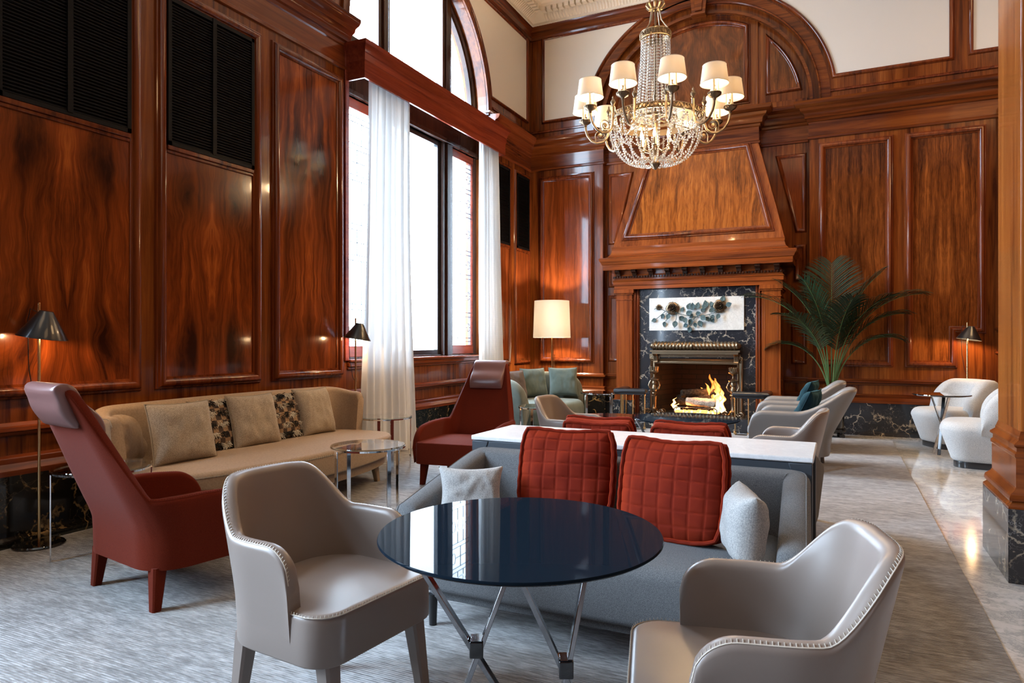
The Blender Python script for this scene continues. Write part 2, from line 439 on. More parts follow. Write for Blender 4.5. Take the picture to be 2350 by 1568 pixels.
W['cream2'] = simple('pale_grey_cream_plaster', (.66,.615,.55), .8)
W['ceil'] = simple('warm_white_plaster', (.72,.62,.50), .8)
W['slat'] = simple('matt_black_louvre', (.005,.005,.006), .55, 0, Specular_IOR_Level=.12)
W['soot'] = simple('soot_black', (.008,.007,.006), .9)
W['candle'] = simple('ivory_candle_sleeve', (.75,.62,.42), .5)
W['white'] = simple('white_paint', (.8,.8,.8), .5)

def brick():
    a = NM('sooty_firebrick')
    tcn = a.n('TexCoord')
    br = a.n('TexBrick', {'Vector': a.coord('Object', (1,1,1), (R(90),0,0)), 'Color1': (.035,.014,.008,1), 'Color2': (.022,.010,.006,1), 'Mortar': (.010,.006,.004,1), 'Scale': 1.0, 'Mortar Size': .008, 'Brick Width': .22, 'Row Height': .075})
    a.bsdf(br.outputs['Color'], .9); return a.m
W['brick'] = brick()
def glasspane(name, tint=(1,1,1), k=.9, rough=0.0):
    a = NM(name)
    tr = a.n('BsdfTransparent', {'Color': tuple(tint)+(1,)}); gl = a.n('BsdfGlossy', {'Color': (1,1,1,1), 'Roughness': rough})
    fr = a.n('Fresnel', {'IOR': 1.5}); f = a.math('MULTIPLY', a.math('MULTIPLY', fr.outputs[0], k), a.math('SUBTRACT', 1.0, a.n('NewGeometry').outputs['Backfacing']))
    mx = a.n('MixShader', {0: f, 1: tr.outputs[0], 2: gl.outputs[0]})
    return a.surf(mx.outputs[0])
W['pane'] = glasspane('clear_window_glass', (.97,.98,1.0), .8)
W['tglass'] = glasspane('clear_table_glass', (.80,.86,.87), 1.6)
def crystal():
    a = NM('cut_crystal')
    gl = a.n('BsdfGlass', {'Color': (1,.98,.95,1), 'Roughness': .02, 'IOR': 1.52})
    gs = a.n('BsdfGlossy', {'Color': (1,.96,.9,1), 'Roughness': .08}); tr = a.n('BsdfTranslucent', {'Color': (.95,.9,.82,1)})
    m1 = a.n('MixShader', {0: .30, 1: gl.outputs[0], 2: tr.outputs[0]}); m2 = a.n('MixShader', {0: .22, 1: m1.outputs[0], 2: gs.outputs[0]})
    return a.surf(m2.outputs[0])
W['crystal'] = crystal()
def shade(name, col, tr=.55):
    a = NM(name); v = a.coord('Object', (1,1,1)); n = a.noise(v, 300, 2, .6)
    c = a.mix(a.math('MULTIPLY', n, .25), tuple(col)+(1,), tuple(q*.8 for q in col)+(1,))
    d = a.n('BsdfDiffuse', {'Color': c}); t = a.n('BsdfTranslucent', {'Color': c})
    return a.surf(a.n('MixShader', {0: tr, 1: d.outputs[0], 2: t.outputs[0]}).outputs[0])
W['shade'] = shade('ivory_lampshade', (.86,.78,.66), .45)
W['bigshade'] = shade('white_linen_lampshade', (.88,.86,.80), .5)
def curtain():
    a = NM('sheer_white_curtain'); v = a.coord('Object', (1,1,1))
    wv = a.n('TexWave', {'Vector': v, 'Scale': 22.0, 'Distortion': .6, 'Detail': 1.0}, wave_type='BANDS', bands_direction='Z').outputs['Fac']
    c = a.mix(wv, (.86,.86,.85,1), (.76,.76,.75,1))
    d = a.n('BsdfDiffuse', {'Color': c}); t = a.n('BsdfTranslucent', {'Color': c}); tp = a.n('BsdfTransparent')
    m1 = a.n('MixShader', {0: .10, 1: d.outputs[0], 2: t.outputs[0]})
    return a.surf(a.n('MixShader', {0: .015, 1: m1.outputs[0], 2: tp.outputs[0]}).outputs[0])
W['curtain'] = curtain()
def emit(name, col, s):
    a = NM(name); e = a.n('Emission', {'Color': tuple(col)+(1,), 'Strength': s}); return a.surf(e.outputs[0])
W['bulb'] = emit('glowing_bulb', (1.0, .72, .40), 40)
W['ember'] = emit('glowing_embers', (1.0, .30, .06), 3.5)
def flame():
    a = NM('flame'); tcn = a.n('TexCoord'); sp = a.n('SeparateXYZ', {0: tcn.outputs['Generated']})
    lw = a.n('LayerWeight', {'Blend': .5}).outputs['Facing']
    core = a.math('SUBTRACT', 1.0, lw)
    v = a.coord('Object', (14, 14, 5)); n = a.noise(v, 1.0, 4, .6, 1.5)
    heat = a.math('SUBTRACT', a.math('ADD', core, a.math('MULTIPLY', n, .5)), a.math('MULTIPLY', sp.outputs['Z'], .85))
    c = a.ramp(heat, [(.0, (.9,.10,.01)), (.35, (1.,.28,.03)), (.75, (1.,.50,.12)), (1.0, (1.,.78,.40))])
    e = a.n('Emission', {'Color': c, 'Strength': a.math('MULTIPLY', a.math('MAXIMUM', heat, .12), 2.3)})
    tp = a.n('BsdfTransparent')
    al = a.ramp(a.math('ADD', a.math('MULTIPLY', core, 1.3), a.math('MULTIPLY', a.math('SUBTRACT', n, .5), 1.6)), [(.25, (0,0,0)), (.6, (1,1,1))])
    return a.surf(a.n('MixShader', {0: al, 1: tp.outputs[0], 2: e.outputs[0]}).outputs[0])
W['flame'] = flame()
W['bark'] = fabric('charred_bark', (.035,.028,.022), (.006,.005,.004), 40, .95, 0, .01)
W['ash'] = fabric('ash_white_wood', (.50,.44,.37), (.22,.18,.14), 60, .9, 0, .004)
W['soil'] = fabric('mossy_soil', (.20,.19,.11), (.05,.045,.03), 120, .95, 0, .01)
def leafm(name, c1, c2):
    a = NM(name); n = a.noise(a.coord('Object', (1,1,1)), 6, 3, .5)
    a.bsdf(a.mix(n, tuple(c1)+(1,), tuple(c2)+(1,)), .5, 0, Specular_IOR_Level=.3); return a.m
W['palm'] = leafm('dark_palm_green', (.006,.017,.007), (.015,.036,.012))
W['stem'] = leafm('palm_stem_green', (.05,.11,.035), (.10,.17,.06))
W['verdigris'] = fabric('verdigris_bronze', (.11,.17,.18), (.03,.045,.045), 80, .45, 0, .002)
def checker():
    a = NM('woven_check_black_tan'); v = a.coord('Object', (1,1,1))
    br = a.n('TexChecker', {'Vector': v, 'Color1': (.42,.27,.15,1), 'Color2': (.045,.028,.02,1), 'Scale': 22.0})
    n = a.noise(a.coord('Object', (1,160,3)), 1.0, 2, .5)
    c = a.mix(a.math('MULTIPLY', n, .6), br.outputs['Color'], (.10,.06,.04,1)); a.bsdf(c, .9, 0, Normal=a.bump(n, .5, .002)); return a.m
W['check'] = checker()
W['tuftw'] = simple('cream_tuft_yarn', (.72,.66,.54), .9); W['tuftb'] = simple('black_tuft_yarn', (.02,.018,.016), .9)
# ------------------------------------------------------------------ the hall: floor, walls, ceiling
XL, YB, YN = -4.6, 10.3, 10.42
LM = lambda a, b, h: (XL+h, a, b)
BM = lambda a, b, h: (a, YB-h, b)
NMp = lambda a, b, h: (a, YN-h, b)
PM = [(0, 0), (0, .014), (.010, .018), (.018, .020), (.024, .040), (.040, .052), (.060, .050), (.072, .034), (.076, .020), (.088, .018), (.094, 0)]
PS = [(0, 0), (0, .010), (.008, .014), (.014, .028), (.030, .034), (.044, .026), (.048, .012), (.058, 0)]

b = MB(); b.box(-5, 7, -5.2, 11, -.12, 0); floor = struct(b.build('floor', W['floor'], smooth=False))

# left wall, with the two arched window openings
wl = MB(); TOPZ = 6.75
def pier(y0, y1): wl.box(XL-.35, XL, y0, y1, 0, TOPZ)
def opening(yc, hw=1.55, sill=1.02, spring=4.55):
    wl.box(XL-.35, XL, yc-hw, yc+hw, 0, sill)
    A = arc(yc, spring, hw, 0, 180, 40)
    for (p, q) in zip(A[:-1], A[1:]):
        vs = [(x, a, z) for x in (XL-.35, XL) for (a, z) in (p, q, (q[0], TOPZ), (p[0], TOPZ))]
        wl.add(vs, [(4,5,6,7), (0,3,2,1), (0,1,5,4)])
pier(8.75, 10.9); pier(1.15, 5.65); pier(-5.2, -1.95); opening(7.2); opening(-.4)
wall_left = struct(wl.build('wall_left', W['stile'], smooth=False))

# back wall: main plane, fireplace niche and arch
wb = MB(); wb.box(-5, -2.48, YN, YN+.3, 0, TOPZ); wb.box(-1.23, 7, YN, YN+.3, 0, TOPZ); wb.box(-2.48, -1.23, YN, YN+.3, .95, TOPZ)
wb.box(-4.6, -3.35, YB, YN, 0, 4.53); wb.box(-.37, 6.0, YB, YN, 0, 4.53)
XC, ZC = -1.855, 4.59
A = arc(XC, ZC, 1.62, 0, 180, 48)
for (p, q) in zip(A[:-1], A[1:]):
    vs = [(a, y, z) for y in (YN, YB) for (a, z) in (p, q, (q[0], TOPZ), (p[0], TOPZ))]
    wb.add(vs, [(4,5,6,7), (0,1,5,4)])
wb.box(-4.6, XC-1.62, YB, YN, 4.5, TOPZ); wb.box(XC+1.62, 6.0, YB, YN, 4.5, TOPZ)
A1 = arc(XC, ZC, 1.50, 0, 180, 48)
for (p, q, p2, q2) in zip(A[:-1], A[1:], A1[:-1], A1[1:]):
    vs = [(a, YB+.045, z) for (a, z) in (p, q, q2, p2)] + [(a, YN, z) for (a, z) in (q2, p2)]
    wb.add(vs, [(0,1,2,3), (3,2,4,5)])
wall_back = struct(wb.build('wall_back', W['stile'], smooth=False))

# the walls of the hall that lie outside the picture
b = MB(); b.box(6.0, 6.3, -5.2, YN, 0, TOPZ); wall_right = struct(b.build('wall_right', W['stile'], smooth=False))
b = MB(); b.box(-5, 6.3, -5.2, -5.0, 0, TOPZ); wall_front = struct(b.build('wall_front', W['stile'], smooth=False))
b = MB(); b.box(-5, 6.3, -5.2, YN+.3, TOPZ, TOPZ+.2); ceiling = struct(b.build('ceiling', W['ceil'], smooth=False))

def panel(parent, MP, a0, a1, z0, z1, mat, prof=PM, mm=None, side='B', poly=None, h=.006, name='veneer_panel'):
    """a veneered field with a moulding round it; a0..z1 are the OUTER edges of the moulding"""
    wd = prof[-1][0]
    if poly is None: poly = [(a0+wd, z0+wd), (a1-wd, z0+wd), (a1-wd, z1-wd), (a0+wd, z1-wd)]
    ac = (min(p[0] for p in poly)+max(p[0] for p in poly))/2; zc = (min(p[1] for p in poly)+max(p[1] for p in poly))/2
    o = MP(ac, zc, 0)
    B = MB()
    vs = [(p[0]-ac, 0, p[1]-zc) for p in poly]; n = len(vs)
    vb = [(p[0], -h, p[2]) for p in vs]
    B.add(vs+vb, [tuple(range(n, 2*n))] + [(i, (i+1) % n, n+(i+1) % n, n+i) for i in range(n)])
    if mat: B.build(name, mat, parent, smooth=False, loc=o, rot=(0, 0, R(90)) if side == 'L' else (0, 0, 0))
    F = MB(); frame_mould(F, poly, prof, MP)
    F.build('panel_moulding', mm or W['mould'], parent, ang=50)

# left wall: veneered panels, two with ventilation louvres above
ZT = 3.96
def louvre(parent, y0, y1, z0, z1, nm=2):
    g = MB(); g.box(XL+.002, XL+.006, y0, y1, z0, z1)
    fr = g.build('louvre_back', W['soot'], parent, smooth=False)
    g = MB()
    for (ya, yb_, za, zb) in ((y0, y1, z0, z0+.03), (y0, y1, z1-.03, z1), (y0, y0+.03, z0, z1), (y1-.03, y1, z0, z1)):
        g.box(XL+.004, XL+.034, ya, yb_, za, zb)
    if nm == 2: g.box(XL+.004, XL+.04, (y0+y1)/2-.018, (y0+y1)/2+.018, z0+.02, z1)
    g.build('louvre_frame', W['slat'], parent, smooth=False)
    g = MB(); n = int((z1-z0-.05)/.0225)
    for i in range(n):
        z = z0+.035+i*.0225
        g.add([(XL+.006, y0+.02, z+.020), (XL+.028, y0+.02, z), (XL+.028, y1-.02, z), (XL+.006, y1-.02, z+.020),
               (XL+.006, y0+.02, z+.024), (XL+.028, y0+.02, z+.005), (XL+.028, y1-.02, z+.005), (XL+.006, y1-.02, z+.024)],
              [(0,3,2,1), (4,5,6,7), (0,1,5,4), (1,2,6,5), (2,3,7,6), (3,0,4,7)])
    g.build('louvre_slats', W['slat'], parent, smooth=False)
def vent_panel(y0, y1, zs, mat, prof=PM, nm=2):
    wd = prof[-1][0]
    panel(wall_left, LM, y0, y1, .89, ZT, None, prof)
    a0, a1 = y0+wd, y1-wd
    B = MB(); w2 = (a1-a0)/2; B.box(-w2, w2, -.006, 0, -(zs-.98)/2, (zs-.98)/2)
    B.build('veneer_panel', mat, wall_left, smooth=False, loc=(XL, (a0+a1)/2, (zs+.98)/2), rot=(0, 0, R(90)))
    B = MB(); B.box(XL+.004, XL+.032, a0, a1, zs-.005, zs+.03); B.box(XL+.004, XL+.02, a0, a1, zs-.03, zs-.004)
    B.build('louvre_sill', W['mould'], wall_left, bevel=.006)
    louvre(wall_left, a0, a1, zs+.03, ZT-wd, nm)
vent_panel(2.27, 3.325, 2.71, V['burl1'])
vent_panel(3.435, 4.465, 2.71, V['burl2'])
panel(wall_left, LM, 4.59, 5.56, .89, ZT, V['burl3'], side='L')
panel(wall_left, LM, 1.28, 2.16, .89, ZT, V['burl3'], side='L')
vent_panel(8.86, 9.53, 2.70, V['red'], PS, 1)
vent_panel(9.67, 10.26, 2.70, V['red'], PS, 1)

# window wall below the sill, rails and skirting mouldings run round the hall
RP = [(6.0, YB), (-.37, YB), (-.37, YN), (-.70, YN)]
LP = [(-3.0, YN), (-3.35, YN), (-3.35, YB), (XL, YB), (XL, -5.0)]
base_prof = [(0, 0), (.085, 0), (.085, .045), (.055, .06), (.05, .43), (0, .43)]
bb = MB(); plan_sweep(bb, LP, base_prof)
struct(bb.build('baseboard_left', W['portoro'], ang=30))
bb = MB(); plan_sweep(bb, RP, base_prof)
struct(bb.build('baseboard_back', W['firemar'], ang=30))
skirt = [(0, .43), (.062, .43), (.062, .462), (.05, .478), (.03, .50), (.028, .53), (.015, .545), (0, .55)]
rail = [(0, .665), (.018, .67), (.024, .69), (.046, .70), (.046, .722), (.024, .73), (.012, .75), (0, .752)]
for P_, m_ in ((LP[:4], 'rail'), (LP[3:], 'raily'), (RP, 'rail')):
    tr = MB(); plan_sweep(tr, P_, skirt); plan_sweep(tr, P_, rail)
    struct(tr.build('trim_1', W[m_], ang=35))
CP = [(6.0, YB), (-.37, YB), (-.37, YN), (-1.03, YN), (-1.03, 10.17), (-2.68, 10.17), (-2.68, YN), (-3.35, YN), (-3.35, YB), (XL, YB), (XL, 8.78)]
corn = [(0, 4.04), (.022, 4.045), (.030, 4.07), (.012, 4.085), (.012, 4.275), (.028, 4.285), (.034, 4.315), (.058, 4.325), (.066, 4.375), (.075, 4.395),
        (.115, 4.42), (.125, 4.455), (.17, 4.475), (.19, 4.50), (.195, 4.535), (0, 4.55)]
tr = MB(); plan_sweep(tr, CP[:-1], corn); struct(tr.build('trim_2', W['rail'], ang=35))
tr = MB(); plan_sweep(tr, CP[-2:], corn); plan_sweep(tr, [(XL, 5.63), (XL, 1.17)], corn); plan_sweep(tr, [(XL, -1.97), (XL, -5.0)], corn)
struct(tr.build('trim_3', W['raily'], ang=35))
# timber crown under the plaster cornice
crown = [(0, 6.19), (.03, 6.19), (.045, 6.225), (.03, 6.235), (.03, 6.33), (.055, 6.35), (.075, 6.395), (0, 6.40)]
FP = [(6.0, -5.0), (6.0, YB), (XL, YB), (XL, -5.0)]
tr = MB(); plan_sweep(tr, FP[:3], crown); struct(tr.build('trim_6', W['rail'], ang=35))
tr = MB(); plan_sweep(tr, FP[2:], crown); struct(tr.build('trim_7', W['raily'], ang=35))
# plaster cornice with leaf and dentil courses
pc = [(0, 6.395), (.10, 6.395), (.10, 6.43), (.115, 6.44), (.19, 6.50), (.245, 6.535), (.25, 6.555), (.33, 6.56), (.345, 6.60), (.40, 6.64), (.46, 6.66), (.47, 6.70),
      (.95, 6.70), (.96, 6.67), (1.02, 6.66), (1.04, 6.76), (0, 6.76)]
tr = MB(); plan_sweep(tr, FP, pc)
def along(pts, step):
    for p, q in zip(pts[:-1], pts[1:]):
        p = Vector(p); q = Vector(q); d = q-p; L = d.length; d.normalize(); nrm = Vector((-d.y, d.x)); n = int(L/step)
        for i in range(n):
            yield p + d*(step*(i+.5)), d, nrm
inner = [(1.5, YB), (XL, YB), (XL, 5.0)]
for p, d, nr in along(inner, .098):
    def q(a, dd, z): 
        v_ = p + d*a + nr*dd; return (v_.x, v_.y, z)
    if (p-Vector((XL, YB))).length < .33: continue
    for (w_, d0, d1, z0, z1) in ((.034, .24, .335, 6.495, 6.556),):
        vs = [q(-w_, d0, z0), q(w_, d0, z0), q(w_, d1, z0), q(-w_, d1, z0), q(-w_, d0, z1), q(w_, d0, z1), q(w_, d1, z1), q(-w_, d1, z1)]
        tr.add(vs, [(0,3,2,1), (4,5,6,7), (0,1,5,4), (1,2,6,5), (2,3,7,6), (3,0,4,7)])
    for sx_ in (-.024, .024):   # leaf course
        for k in range(5):
            t0 = k/5
            rr = .019*math.sin(PI*(.25+.7*t0))
        vs = []; 
        for k in range(5):
            t0 = k/4; dd = .105+.115*t0; z = 6.432+.078*t0; wv = .021*math.sin(PI*(.12+.78*t0))
            vs += [q(sx_-wv, dd, z), q(sx_, dd-.008, z-.018), q(sx_+wv, dd, z)]
        fs = []
        for k in range(4):
            for j in range(2): fs.append((k*3+j, k*3+j+1, k*3+j+4, k*3+j+3))
        tr.add(vs, fs)
for off, zz, rr in ((.075, 6.40, .009), (.40, 6.632, .012), (.99, 6.655, .014)):
    for p, d, nr in along(inner, .045 if off < .3 else .05):
        v_ = p + nr*off
        if v_.x < XL+off-.001 or v_.y > YB-off+.001: continue
        M = Matrix.Translation((v_.x, v_.y, zz))
        tr.add([M @ Vector(c) for c in ((rr*1.4,0,0), (0,rr*1.4,0), (-rr*1.4,0,0), (0,-rr*1.4,0), (0,0,-rr), )], [(0,1,4), (1,2,4), (2,3,4), (3,0,4)])
tr.build('plaster_cornice', W['ceil'], ceiling, ang=30)

# cream plaster fields framed in timber
def cream(parent, MP, poly, side, mat='cream'):
    panel(parent, MP, 0, 0, 0, 0, W[mat], PS, side=side, poly=poly, h=.004, name='plaster_field')
ry = lambda R_, z, zc: math.sqrt(R_*R_-(z-zc)**2)
yc, zc = 7.2, 4.55
a0 = math.degrees(math.acos(ry(1.72, 6.19, zc)/1.72)); a1 = math.degrees(math.asin((4.86-zc)/1.72))
cream(wall_left, LM, [(10.13, 4.86), (10.13, 6.15)] + arc(yc, zc, 1.72, math.degrees(math.asin((6.15-zc)/1.72)), a1, 24), 'L')
cream(wall_left, LM, [(1.4, 4.86)] + arc(yc, zc, 1.72, 180-a1, 180-math.degrees(math.asin((6.15-zc)/1.72)), 24) + [(1.4, 6.15)], 'L')
aa = math.degrees(math.asin((6.17-ZC)/1.84)); ab = math.degrees(math.asin((4.90-ZC)/1.84))
cream(wall_back, BM, [(1.27, 4.90), (1.27, 6.17)] + arc(XC, ZC, 1.84, aa, ab, 28), 'B', 'cream2')
cream(wall_back, BM, [(-4.34, 4.86)] + arc(XC, ZC, 1.84, 180-math.degrees(math.asin((4.86-ZC)/1.84)), 180-aa, 28) + [(-4.34, 6.17)], 'B')
cream(wall_back, BM, [(1.53, 4.93), (5.8, 4.93), (5.8, 6.17), (1.53, 6.17)], 'B', 'cream2')
# architrave line between cornice and plaster
tr = MB(); lm = [(0, 4.66), (.02, 4.665), (.02, 4.685), (.008, 4.70), (0, 4.70)]
plan_sweep(tr, [(6.0, YB), (XC+1.62, YB)], lm); plan_sweep(tr, [(XC-1.62, YB), (XL, YB), (XL, 8.93)], lm)
struct(tr.build('trim_4', W['raily'], ang=35))

# arch round the lunette
F = MB()
def arcband(B, MP, r0, r1, prof):
    rs = []
    for t, h in prof:
        r = r0+(r1-r0)*t
        pts = [(XC+r, 4.53)] + arc(XC, ZC, r, 0, 180, 64) + [(XC-r, 4.53)]
        rs.append([MP(a, z, h) for a, z in pts])
    B.rings(rs, closed=False)
arcband(F, BM, 1.61, 1.75, [(0, 0), (0, .05), (.12, .055), (.2, .035), (.85, .03), (1, .03), (1, 0)])
arcband(F, BM, 1.49, 1.53, [(0, -.06), (0, .0), (1, .0), (1, -.05)])
F.build('arch_moulding', W['rail'], wall_back, ang=40)
K = MB()
for (zb, zt, wb_, wt, h) in ((6.04, 6.62, .095, .155, .13), (6.08, 6.62, .05, .085, .155)):
    vs = [BM(XC-wb_, zb, 0), BM(XC+wb_, zb, 0), BM(XC+wt, zt, 0), BM(XC-wt, zt, 0), BM(XC-wb_, zb, h), BM(XC+wb_, zb, h), BM(XC+wt, zt, h), BM(XC-wt, zt, h)]
    K.add(vs, [(4,5,6,7), (0,1,5,4), (1,2,6,5), (3,0,4,7), (2,3,7,6)])
K.box(XC-.105, XC+.105, YB-.17, YB, 6.015, 6.05)
K.build('keystone', W['rail'], wall_back, bevel=.006)
RA = 1.345
NL = lambda a, b, h: (a, YN-.002-h, b)
zt = ZC+math.sqrt(RA*RA-.60**2)
at = math.degrees(math.acos(.60/RA))
panel(wall_back, NL, 0, 0, 0, 0, V['lun'], PM, poly=[(XC-.60, 4.80), (XC+.60, 4.80)] + arc(XC, ZC, RA, at, 180-at, 24))
q0 = math.degrees(math.asin(.25/RA)); q1 = math.degrees(math.acos(.96/RA))
panel(wall_back, NL, 0, 0, 0, 0, V['feather1'], PS, poly=[(XC+.96, ZC+.25)] + arc(XC, ZC, RA, q0, q1, 16))
panel(wall_back, NL, 0, 0, 0, 0, V['feather1'], PS, poly=arc(XC, ZC, RA, 180-q1, 180-q0, 16) + [(XC-.96, ZC+.25)])
st = MB()
for s in (-1, 1):
    st.box(XC+s*.79-.012, XC+s*.79+.012, YN-.03, YN, 4.53, ZC+math.sqrt(1.5**2-.79**2))
st.box(-3.3, -.4, YN-.04, YN, 4.53, 4.66)
st.build('lunette_stile', W['stile'], wall_back, bevel=.004)

# back wall panels
panel(wall_back, BM, -4.44, -3.49, .90, 3.94, V['red'])
panel(wall_back, BM, -.26, .645, .91, 3.98, V['feather1'])
wd = .094
panel(wall_back, BM, 0, 0, 0, 0, V['feather2'], poly=[(.775+wd, .91+wd), (1.36-wd, .91+wd), (1.36-wd, 1.35+wd), (1.665-wd, 1.35+wd), (1.665-wd, 3.98-wd), (.775+wd, 3.98-wd)])
# pilaster in the corner of the back wall
b = MB(); b.box(1.80, 2.5, YB-.22, YB, 0, 4.2); pil = b.build('wall_pilaster', W['stile'], wall_back, bevel=.006)
b = MB()
for z0, z1, h in ((1.10, 1.13, .05), (1.13, 1.16, .03), (1.36, 1.39, .03), (1.39, 1.42, .05)): b.box(1.80-h, 2.5, YB-.22-h, YB, z0, z1)
b.build('pilaster_moulding', W['mould'], wall_back, bevel=.006)
# niche panels either side of the chimney breast
for s in (-1, 1):
    def f(a): return XC + s*(a)
    up = [(1.445, 2.78), (1.445, 3.90), (1.03, 3.90), (1.30, 2.78)]
    mi = [(1.445, 2.10), (1.445, 2.62), (1.28, 2.62), (1.28, 2.10)]
    lo = [(1.445, .93), (1.445, 1.98), (1.24, 1.98), (1.24, .93)]
    for P_ in (up, mi, lo):
        pp = [(f(a), z) for a, z in P_]
        if s < 0: pp = pp[::-1]
        # polygon must be counter-clockwise
        ar = sum(pp[i][0]*pp[(i+1) % 4][1]-pp[(i+1) % 4][0]*pp[i][1] for i in range(4))
        if ar < 0: pp = pp[::-1]
        pp = mitre(pp, .058)
        panel(wall_back, NMp, 0, 0, 0, 0, V['red'], PS, poly=pp)

# ---- the windows
def window(name, yc):
    xg = XL-.20
    fr = MB()
    hw, spring, sill = 1.55, 4.55, 1.02
    # outer frame (jambs, head follows the arch)
    for y0, y1 in ((yc-hw, yc-hw+.085), (yc+hw-.085, yc+hw)): fr.box(xg-.06, xg+.03, y0, y1, sill, spring)
    # mullions
    for s in (-1, 1):
        fr.box(xg-.06, xg+.06, yc+s*.70-.13, yc+s*.70+.13, sill, 3.95)
        fr.box(xg-.02, xg+.085, yc+s*.70-.05, yc+s*.70+.05, sill, 3.9)
        fr.box(xg-.06, xg+.05, yc+s*.70-.11, yc+s*.70+.11, spring, spring+math.sqrt(hw*hw-.70**2))
        fr.box(xg-.02, xg+.075, yc+s*.70-.045, yc+s*.70+.045, spring, spring+math.sqrt(hw*hw-.70**2))
    fr.box(xg-.06, xg+.06, yc-hw, yc+hw, 3.90, 4.56)          # transom
    fr.box(xg-.06, xg+.10, yc-hw, yc+hw, 3.90, 3.95)
    fr.box(xg-.06, xg+.05, yc-hw, yc+hw, 1.02, 1.08)
    rs = []
    for r, x in ((hw, xg-.06), (hw, xg+.04), (hw-.05, xg+.04), (hw-.07, xg+.01), (hw-.10, xg+.01), (hw-.10, xg-.06)):
        rs.append([(x, a, z) for a, z in arc(yc, spring, r, 0, 180, 48)])
    fr.rings(rs, closed=False)
    root = struct(fr.build(name, W['dark'], bevel=.006))
    # sashes
    sa = MB()
    def ringrect(B, y0, y1, z0, z1, w_, x0, x1):
        B.box(x0, x1, y0, y0+w_, z0, z1); B.box(x0, x1, y1-w_, y1, z0, z1)
        B.box(x0, x1, y0+w_, y1-w_, z0, z0+w_); B.box(x0, x1, y0+w_, y1-w_, z1-w_, z1)
    ringrect(sa, yc-.57, yc+.57, 1.08, 3.90, .062, xg-.045, xg+.02)
    sa.build('casement_frame', W['blackm'], root, bevel=.004)
    sa = MB()
    for s in (-1, 1): ringrect(sa, yc+s*1.148-.317, yc+s*1.148+.317, 1.08, 3.90, .03, xg-.03, xg+.02); sa.box(xg-.03, xg+.025, yc+s*1.148-.317, yc+s*1.148+.317, 1.08, 1.20); sa.box(xg-.03, xg+.025, yc+s*1.148-.317, yc+s*1.148+.317, 3.79, 3.90)
    sa.build('side_light_frame', W['red'], root, bevel=.004)
    g = MB(); g.box(xg-.012, xg-.006, yc-.52, yc+.52, 1.13, 3.85)
    g.build('window_pane', W['pane'], root, smooth=False)
    g = MB()
    pts = [(yc+hw-.09, spring)] + arc(yc, spring, hw-.095, 0, 180, 40)
    n = len(pts); g.add([(xg-.01, a, z) for a, z in pts]+[(xg-.016, a, z) for a, z in pts], [tuple(range(n)), tuple(range(2*n-1, n-1, -1))])
    g.build('arched_pane', W['pane'], root, smooth=False)
    for s in (-1, 1):
        g = MB(); y0, y1 = yc+s*1.148-.30, yc+s*1.148+.30; g.box(xg-.012, xg-.006, y0, y1, 1.19, 3.80)
        g.build('leaded_pane', W['pane'], root, smooth=False)
        l = MB(); t_ = .0045; X = xg
        def ln(p, q, t=.008): l.bar((X, p[0], p[1]), (X, q[0], q[1]), t, .008, up=(1,0,0))
        wy = y1-y0
        def Y(k): return (y0+wy*k) if s > 0 else (y1-wy*k)
        for k in (.10, .90, .955): ln((Y(k), 1.2), (Y(k), 3.8))
        zz = 1.2
        lev = [1.25, 1.30, 1.60, 1.66, 2.14, 2.20, 2.48, 2.54, 3.02, 3.08, 3.36, 3.42, 3.66, 3.72]
        for z in lev: ln((y0, z), (y1, z))
        for z in (1.45, 1.90, 2.34, 2.78, 3.22, 3.56):
            for (cxk, r_) in ((.85, .055), (.18, .075)):
                c0 = Y(cxk); l.tube([(X, c0+r_*.62*math.cos(2*PI*i/20), z+r_*math.sin(2*PI*i/20)) for i in range(20)], .0045, 4, closed=True)
                ln((c0-.09, z), (c0-r_*.62, z)); ln((c0+r_*.62, z), (c0+.06 if c0+.06 < y1 else y1, z))
        for za, zb in ((1.66, 2.14), (2.54, 3.02), (3.42, 3.66), (1.30, 1.60)):
            for k in (.36, .62): ln((Y(k), za), (Y(k), (za*2+zb)/3)); ln((Y(k), (za+zb*2)/3), (Y(k), zb))
            l.tube([(X, Y(.49)+wy*.13*math.cos(2*PI*i/20), (za+zb)/2+(zb-za)/6*math.sin(2*PI*i/20)) for i in range(20)], .004, 4, closed=True)
        for za, zb in ((2.20, 2.48), (3.08, 3.36)):
            ln((Y(.49), za), (Y(.49), zb)); ln((Y(.3), (za+zb)/2), (Y(.7), (za+zb)/2))
        l.build('lead_came', W['graphite'], root, smooth=False)
    # moulded sill
    sl = MB(); sl.box(XL-.22, XL+.055, yc-1.56, yc+1.56, 1.035, 1.062); sl.box(XL-.0, XL+.035, yc-1.56, yc+1.56, .985, 1.035); sl.box(XL, XL+.018, yc-1.56, yc+1.56, .955, .985)
    sl.build('window_sill', W['raily'], root, bevel=.007)
    # reveal architrave round the arch
    F = MB(); rs = []
    for r, h in ((1.555, -.02), (1.555, .03), (1.575, .036), (1.60, .02), (1.64, .02), (1.655, .03), (1.66, 0)):
        rs.append([(XL+h, a, z) for a, z in [(yc+r, 4.53)] + arc(yc, 4.55, r, 0, 180, 64) + [(yc-r, 4.53)]])
    F.rings(rs, closed=False); F.build('arch_architrave', W['stile'], root)
    F = MB()
    for s in (-1, 1): F.box(XL, XL+.025, yc+s*1.58-.03, yc+s*1.58+.03, 1.05, 4.5)
    F.build('jamb_casing', W['red'], root, bevel=.006)
    return root
window('window_1', 7.2)
window('window_2', -.4)
b = MB(); b.box(XL-.02, XL+.06, 8.73, 8.86, 4.56, 4.585); struct(b.build('trim_5', W['white'], bevel=.004))

